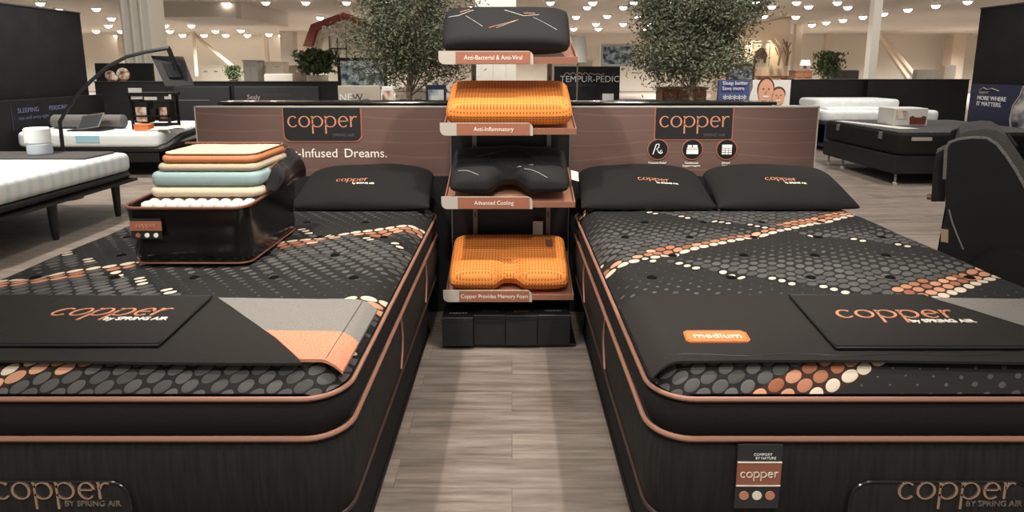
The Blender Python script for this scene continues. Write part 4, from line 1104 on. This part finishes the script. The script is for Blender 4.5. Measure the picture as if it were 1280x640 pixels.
def sofa_t(label, px0, px1, py0, Y, mat):
    a, b = at(px0,py0,Y), at(px1,py0,Y); t = Thing('sofa', label, 'sofa', ((a.x+b.x)/2,Y,0))
    z = a.z
    t.part('backrest', MB().rbox(a.x,b.x,Y,Y+.25,.15,z,.06,3), mat, smooth=50)
    t.part('seat', MB().rbox(a.x,b.x,Y+.25,Y+.95,.15,z*.55,.06,3), mat, smooth=50)
    for x in (a.x, b.x-.18): t.part('armrest', MB().rbox(x,x+.18,Y+.25,Y+.95,.15,z*.75,.05,3), mat, smooth=50)
    for x in (a.x+.1,b.x-.1): t.part('leg', MB().box(x-.03,x+.03,Y+.1,Y+.16,0,.15), M['wood'])
sofa_t('greyish sofa with a brown rail in front of the cream cabinet', 329, 366, 92, 20, sofa)
sofa_t('taupe sofa left of the plant below the barn-shaped front', 353, 384, 81, 24, Mat('taupe', (136,124,114), .85))
sofa_t('charcoal sofa behind the low partition right of the leafy plant', 1042, 1075, 87.5, 24, Mat('charcoal_sofa', (92,88,86), .85))
sofa_t('beige sofa behind the low partition right of the slim white post', 1146, 1182, 87, 22, sofa)
sofa_t('taller beige sofa next to the tall dark panel at right', 1180, 1197, 81, 20, Mat('sand', (190,176,160), .85))
# barn-shaped bar front
bf = Thing('barn_front', 'barn-shaped bar front with red gable roof left of the olive tree', 'bar front', (-5.6,20,0))
P4 = lambda x,y: (lambda v: (v.x, v.z))(at(x,y,20))
bf.part('front_wall', MB().prism([(P4(390,60)[0],0),P4(390,42),P4(431,22),P4(470,42),(P4(470,60)[0],0)], 'y', 20, 20.3), M['cream'])
bf.part('roof', MB().prism([P4(381,58),P4(391,31),P4(431,16),P4(471,31),P4(481,58),P4(470,58),P4(464,38),P4(431,24),P4(398,38),P4(392,58)], 'y', 19.8, 20.7), M['barn_red'], label='red gable roof')
bf.part('lettering', text_mb('BAR', .30, frame(at(402,40.5,19.78),(1,0,0),(0,0,1)), .02), M['white_print'])
fw = MB()
for x in (411, 421, 432):
    a, b = at(x,45,19.95), at(x+1.2,78,19.95); fw.box(a.x,b.x,19.95,20,b.z,a.z)
a, b = at(411,60,19.95), at(433,61.5,19.95); fw.box(a.x,b.x,19.95,20,b.z,a.z)
bf.part('glazing_bars', fw, M['black_panel'])
# framed window-like mirror near the tree
def framed(name, label, cat, px0, px1, py0, py1, Y, fm, inner, fw_=.12):
    a, b = at(px0,py0,Y), at(px1,py1,Y); t = Thing(name, label, cat, ((a.x+b.x)/2,Y,b.z)); w = (b.x-a.x)*fw_
    t.part('frame', MB().box(a.x,b.x,Y,Y+.05,a.z-w,a.z).box(a.x,b.x,Y,Y+.05,b.z,b.z+w).box(a.x,a.x+w,Y,Y+.05,b.z+w,a.z-w).box(b.x-w,b.x,Y,Y+.05,b.z+w,a.z-w), fm)
    t.part('picture', MB().box(a.x+w*.9,b.x-w*.9,Y+.02,Y+.045,b.z+w*.9,a.z-w*.9), inner); return t
def stand_up(t, Y):   # an easel leg carries boards that stand on the floor
    pass
framed('large_frame', 'black framed glass panel behind the left side of the left olive tree', 'frame', 421, 484, 72, 112, 12.5, M['black_panel'], M['photo_blue'], .06)
framed('wall_picture', 'blue and white framed print left of the right olive tree', 'picture', 751, 792, 55, 83, 16, M['card'], M['photo_blue'], .07)
framed('picture_frame', 'white framed mirror behind the black lettered headboard', 'mirror', 687, 740, 76, 104, 18, M['cream'], M['photo_blue'], .14)
framed('wall_picture', 'brown framed glass print below the bison picture', 'picture', 909, 943, 80, 102, 15, M['wood'], M['photo_blue'], .08)
# art partition with the bison picture
a0, a1 = at(896,40,26), at(988,40,26)
aw = Thing('art_partition', 'pale display wall holding the bison picture behind the right olive tree', 'partition', ((a0.x+a1.x)/2,26,0), kind='structure')
aw.part('panel', MB().prism([(a0.x,0),(a1.x,0),(a1.x,at(988,22,26).z),(a0.x,at(896,40,26).z)], 'y', 26, 26.3), Mat('warm_wall', (206,186,162), .8))
aw.part('cap', MB().tube([(a0.x,26.1,at(896,40,26).z),(a1.x,26.1,at(988,22,26).z)], .06, 6), M['beam'])
for px in (947, 972):
    L = bpy.data.lights.new('art_beam', 'SPOT'); L.energy = 260; L.color = (1,.85,.62); L.spot_size = .75; L.spot_blend = .5; L.shadow_soft_size = .03
    lo = bpy.data.objects.new('art_beam', L); COL.objects.link(lo); q = at(px,28,25.4); lo.location = q; lo.rotation_euler = (math.radians(18),0,0)
bs = framed('bison_picture', 'picture of a dark bison on a pale ground', 'picture', 940, 962, 51, 86, 25.6, M['cream'], M['cream'], .05)
bq = at(951.5,69,25.56)
bis = [(-.30,-.30),(-.26,.0),(-.20,.18),(-.05,.30),(.10,.28),(.22,.12),(.28,-.02),(.24,-.12),(.22,-.32),(.14,-.32),(.12,-.16),(-.02,-.14),(-.12,-.18),(-.16,-.34),(-.24,-.34)]
bs.part('bison_image', MB().prism([(bq.x+p[0], bq.z+p[1]) for p in bis], 'y', 25.58, 25.6), M['hair'])
for k, px in enumerate((973, 983)):
    a = at(px,52,25.6); b = at(px,82,25.6)
    t = Thing('wall_branch', ('tall dark branch ornament right of the bison picture', 'shorter dark branch ornament at the edge of the art wall')[k], 'ornament', b)
    mb = MB().tube([b,(a+b)/2+Vector((.08,0,0)),a], .05, 6)
    t.part('stem', mb, M['trunk'])
    for q in range(4):
        c = b.lerp(a,.25+.17*q); t.part('twig', MB().tube([c,c+Vector((.16*(-1)**q,0,.35))], .025, 5), M['trunk'])
sb_ = Thing('bench', 'dark wooden bench against the art wall', 'bench', (at(966,95,22).x,22,0))
a, b = at(951,95,22), at(988,98,22); sb_.part('seat', MB().box(a.x,b.x,22,22.5,b.z,a.z), M['wood'])
for x in (a.x+.05,b.x-.15): sb_.part('leg', MB().box(x,x+.1,22.05,22.45,0,b.z), M['wood'])
# lamps on the wooden chest, lamp near the rack
def lamp(label, px, pyb, pyt, Y, w):
    b = at(px,pyb,Y); h = at(px,pyt,Y).z-b.z
    t = Thing('table_lamp', label, 'lamp', b)
    t.part('base', MB().lathe([(w*.5,0),(w*.5,.02),(w*.15,.05),(w*.2,h*.3),(w*.08,h*.5)], b, 12), M['grey_metal'], smooth=40)
    t.part('lamp_shade', MB().lathe([(w*.62,h*.45),(w*.5,h),(w*.48,h),(w*.6,h*.45)], b, 14), M['wallwhite'], smooth=40)
lamp('white table lamp on the small brown wooden chest', 1006, 87.6, 75, 20.2, .28)
fl_ = Thing('floor_lamp', 'pale floor lamp standing behind the top shelf of the pillow rack', 'lamp', (at(722,78,14.4).x,14.4,0))
q = at(722,78,14.4); qt = at(722,46,14.4)
fl_.part('base', MB().lathe([(.17,0),(.17,.02),(.03,.04)], (q.x,14.4,0), 16), M['grey_metal'], smooth=40)
fl_.part('pole', MB().tube([(q.x,14.4,.03),(q.x,14.4,q.z+.2)], .018, 8), M['grey_metal'])
fl_.part('lamp_shade', MB().lathe([(.24,q.z),(.17,qt.z),(.165,qt.z),(.235,q.z)], (q.x,14.4,0), 16), M['wallwhite'], smooth=40)
# ornaments on the partition at left
for k, (px, py, r, mt, lab) in enumerate(((138,91,.10,'photo_warm','round reddish ornament on the left low partition, nearest the black panel'),(154,90,.125,'photo_warm','larger round reddish plate on the left low partition'),(147,97,.055,'cream','small pale star-like ornament on the left low partition'))):
    yo = 11.68 if k < 2 else 11.61
    c = at(px,py,11.7); zt = at(px,101.5,11.6).z; c.z = max(zt+r, c.z if k < 2 else 0)
    t = Thing('ornament', lab, 'ornament', (c.x,yo,zt))
    t.part('disc', MB().lathe([(r,-.02),(r,.0),(r*.7,.02)], (0,0,0), 16).xf(frame((c.x,yo,zt+r),(1,0,0),(0,0,1))), M[mt])
    t.part('foot', MB().box(c.x-r*.4,c.x+r*.4,yo-.025,yo+.025,zt,zt+.03), M['wood'])
db = Thing('tv_panel', 'dark display screen behind the round ornaments at left', 'screen', at(140,99,13))
a, b = at(118,79,13), at(192,102,13); db.part('screen', MB().box(a.x,b.x,13,13.06,b.z-.4,a.z), M['black_panel']); db.part('stand', MB().box((a.x+b.x)/2-.4,(a.x+b.x)/2+.4,12.95,13.2,0,b.z-.4), M['black_plastic'])

# ------------------------------------------------------------------ blue sign with two faces
fs_ = Thing('photo_sign', 'blue sign with a printed photo of two smiling faces at the end of the ledge', 'sign', at(943,133,5.9))
a, b = at(899,100,5.9), at(986,136,5.9); mid = at(938,100,5.9)
fs_.part('blue_board', MB().box(a.x,mid.x,5.9,5.94,b.z,a.z), M['blue'], label='blue printed half')
wv_ = [(mid.x,b.z),(b.x,b.z),(b.x,a.z),(mid.x+.02,a.z)]+[(mid.x+.012+.014*math.sin(k*.9), a.z+(b.z-a.z)*k/8) for k in range(1,8)]
ph = fs_.part('photo_board', MB().prism(wv_, 'y', 5.896, 5.94), M['card'], label='white printed half')
def ell(c, rx, rz, y0, y1, n=18): return MB().prism([(c.x+rx*math.cos(2*PI*k/n), c.z+rz*math.sin(2*PI*k/n)) for k in range(n)], 'y', y0, y1)
for (px,py,rx,rz) in ((957.5,114,.074,.115),(973,121,.062,.078)):
    c = at(px,py,5.89); h = at(px,py-3.2,5.893)
    fs_.part('printed_hair', ell(h, rx*1.12, rz*.95, 5.892, 5.897), M['hair'], ph); fs_.part('printed_face', ell(c, rx, rz, 5.889, 5.893), M['skin'], ph)
    g = MB()
    for sx in (-.35,.35): q = ell(c+Vector((rx*sx,0,rz*.2)), rx*.13, rz*.05, 5.887, 5.890, 8); g.add(q.v,q.f)
    fs_.part('printed_eyes', g, M['hair'], ph)
    fs_.part('printed_mouth', ell(c+Vector((0,0,-rz*.45)), rx*.42, rz*.10, 5.887, 5.890, 10), M['card'], ph)
    fs_.part('printed_nose', ell(c+Vector((0,0,-rz*.12)), rx*.12, rz*.16, 5.887, 5.890, 10), M['copper_felt'], ph)
fs_.part('lettering', text_mb('Sleep better\nSave more', .05, frame(at(903,106,5.893),(1,0,0),(0,0,1)), .002), M['white_print'])
fs_.part('star_row', text_mb('*****', .11, frame(at(903,129,5.893),(1,0,0),(0,0,1)), .002), M['white_print'])
fs_.part('stand', MB().box((a.x+b.x)/2-.2,(a.x+b.x)/2+.2,5.94,6.1,0,b.z+.05), M['black_panel'])

# ------------------------------------------------------------------ right side: beds, partition, sign
kb = Thing('platform_bed', 'black mattress on a black box base with small legs at the right', 'bed', (6.1,8.85,0))
kb.part('mattress', MB().rbox(5.05,7.12,7.90,9.82,.405,.70,.05,4,.1), M['black_fabric'], smooth=50)
kb.part('mattress_top', MB().rbox(5.07,7.10,7.92,9.80,.69,.712,.01,2,.1), Mat('patterned_dark_top', rough=.8).vary((52,52,54),(92,90,88),(10,10,10),5), label='dark grey patterned top')
kb.part('box_base', MB().rbox(5.05,7.12,7.93,9.80,.15,.40,.02,2), M['black_panel'])
for x in (5.12,6.0,7.0):
    for y in (7.99,9.30,9.72): 
        l = kb.part('leg', MB().lathe([(.014,.03),(.016,.16)], (x,y,0), 8), M['grey_metal'])
        kb.part('glide', MB().lathe([(.03,0),(.032,.02),(.016,.035)], (x,y,0), 10), M['rail_grey'], l)
for y in (9.35, 8.25): kb.part('corner_guard', MB().rbox(5.03,5.06,y,y+.07,.58,.68,.008,2), M['grey_metal'], label='pale grey tab')
kb.part('name_tag', MB().box(5.22,5.48,7.885,7.90,.60,.645), M['rail_grey'], label='pale name tag')
pl = Thing('paper_strip', 'long white paper strip lying on the black mattress at right', 'paper', (5.4,8.8,.713))
pl.part('sheet', MB().add([(5.08,9.55,.714),(5.24,9.62,.714),(5.62,8.35,.714),(5.32,8.32,.714),(5.08,9.55,.7145),(5.24,9.62,.7145),(5.62,8.35,.7145),(5.32,8.32,.7145)],[(0,1,2,3),(7,6,5,4),(0,4,5,1),(1,5,6,2),(2,6,7,3),(3,7,4,0)]), M['card'])
pl.part('fold_line', MB().box(5.26,5.36,9.0,9.01,.7145,.7155), M['rail_grey'])
gb = Thing('gift_box', 'white box with reddish printed pictures standing on the black mattress', 'box', (5.75,8.9,.713))
gb.part('carton', MB().rbox(5.50,5.98,8.75,9.15,.714,.965,.006,1), M['card'])
gb.part('front_print', MB().prism([(5.73,.735),(5.72,.84),(5.76,.86),(5.80,.835),(5.88,.835),(5.92,.86),(5.96,.84),(5.95,.735)], 'y', 8.745, 8.75), M['barn_red'])
gb.part('side_print', MB().box(5.52,5.69,8.745,8.75,.82,.93), M['photo_warm'])
wb = show_bed('platform_bed', 'wide white bed with navy base in the far row at right', 5.75, 7.9, 11.2, 12.9, .15, .56, .76, M['white_fabric'], M['navy'])
wb.part('navy_valance', MB().box(5.80,7.85,11.23,12.85,.08,.50), M['navy'])
wb.part('duvet', MB().rbox(5.95,7.6,11.9,12.75,.755,.93,.07,4,.12), M['white_fabric'], smooth=50, label='thick folded white duvet')
wb.part('blanket_edge', MB().rbox(5.9,7.7,11.4,11.75,.755,.80,.02,3,.05), M['white_fabric'], smooth=50)
tp = Thing('tall_partition', 'tall black display panel at the upper right edge', 'partition', (7.35,7.5,0))
tp.part('panel', MB().box(7.30,7.44,4.5,9.75,0,2.44), M['tall_panel']); tp.part('top_cap', MB().box(7.29,7.45,4.5,9.76,2.44,2.46), M['charcoal_panel'])
sgn = Thing('headboard_sign', 'navy sign with white lettering and a grey photo below the tall right panel', 'sign', (7.2,8.6,0))
X_ = 7.20
sgn.part('printed_board', MB().box(X_,X_+.06,7.2,9.62,.35,1.29), M['navy'])
pz = [(8.68,.35),(7.2,.35),(7.2,1.285),(8.62,1.285),(8.66,1.15),(8.76,1.0),(8.78,.8),(8.72,.6)]
pp_ = sgn.part('photo_print', MB().prism(pz, 'x', X_-.006, X_), M['photo_grey'], label='grey photo of a sleeper')
sgn.part('photo_edge', MB().tube([(X_-.008,p[0],p[1]) for p in (pz[3:]+[pz[0]])], .012, 5), M['rail_grey'], pp_, smooth=True)
sgn.part('lettering', text_mb('MORE WHERE\nIT MATTERS.', .088, frame((X_-.006,9.46,1.055),(0,-1,0),(0,0,1)), .002, bold=.001), M['white_print'])
sgn.part('brand_mark', MB().tube([(X_-.006,9.44,1.20),(X_-.006,9.36,1.24),(X_-.006,9.28,1.215),(X_-.006,9.2,1.235),(X_-.006,9.05,1.20)], .007, 5), M['rail_grey'])
sgn.part('brand_lettering', text_mb('support', .06, frame((X_-.006,9.44,1.155),(0,-1,0),(0,0,1)), .002), M['rail_grey'])

# ------------------------------------------------------------------ light
w = bpy.data.worlds.new('World'); SC.world = w; w.use_nodes = True
w.node_tree.nodes['Background'].inputs[0].default_value = (1.0,.935,.86,1); w.node_tree.nodes['Background'].inputs[1].default_value = .40
def spot(x, y, z, tx, ty, tz, e, size=1.1, r=.05, col=(1,.94,.86), blend=.5):
    L = bpy.data.lights.new('unseen_spot', 'SPOT'); L.energy = e; L.color = col; L.spot_size = size; L.spot_blend = blend; L.shadow_soft_size = r
    o = bpy.data.objects.new('unseen_spot', L); COL.objects.link(o); o.location = (x,y,z)
    o.rotation_euler = (Vector((tx,ty,tz))-Vector((x,y,z))).to_track_quat('-Z','Y').to_euler()
spot(-1.25, 1.75, 4.4, -.1, 3.1, .6, 430, 1.0, .05)
spot(1.25, 1.75, 4.4, .1, 3.1, .6, 430, 1.0, .05)
spot(-1.5, .3, 4.4, -1.2, 2.2, .8, 200, 1.3, .08)
spot(1.6, .3, 4.4, 1.2, 2.2, .8, 200, 1.3, .08)
spot(0, -1.0, 4.2, 0, 1.6, .4, 340, 1.4, .15)
spot(-.6, 8.9, 4.2, -.3, 12.0, 1.9, 520, .8, .1)  # unseen light without a fixture, added to brighten the square white column
spot(-3.4, 11.0, 3.5, -7.2, 14.2, 1.9, 420, 1.0, .1)
spot(-2.2, 5.4, 4.4, -1.5, 8.5, 2.0, 520, 1.0, .1)
spot(1.6, 5.4, 4.4, 2.5, 8.5, 2.0, 520, 1.0, .1)
spot(7.0, 11.5, 3.5, 9.2, 15.5, 2.2, 420, 1.0, .1)
for x, y, e in ((-5.2,5.4,900),(-5.9,9.2,900),(5.8,8.6,420),(6.8,11.8,320),(2.9,5.4,800),(-2.6,6.2,240)):
    spot(x, y-.6, 4.4, x, y+.3, .6, e, 1.5, .12)

# ------------------------------------------------------------------ camera and output look
cam = bpy.data.cameras.new('camera'); co = bpy.data.objects.new('camera', cam); COL.objects.link(co)
co.location = (0,0,CH); co.rotation_euler = (PI/2-_p, 0, 0)
cam.sensor_width = 36; cam.sensor_fit = 'HORIZONTAL'; cam.lens = CF*36/1280; cam.shift_y = (CPY-320)/1280
cam.clip_end = 200; SC.camera = co
vs_ = SC.view_settings; vs_.view_transform = 'Standard'; vs_.look = 'None'; vs_.exposure = 0; vs_.gamma = 1; vs_.use_curve_mapping = False
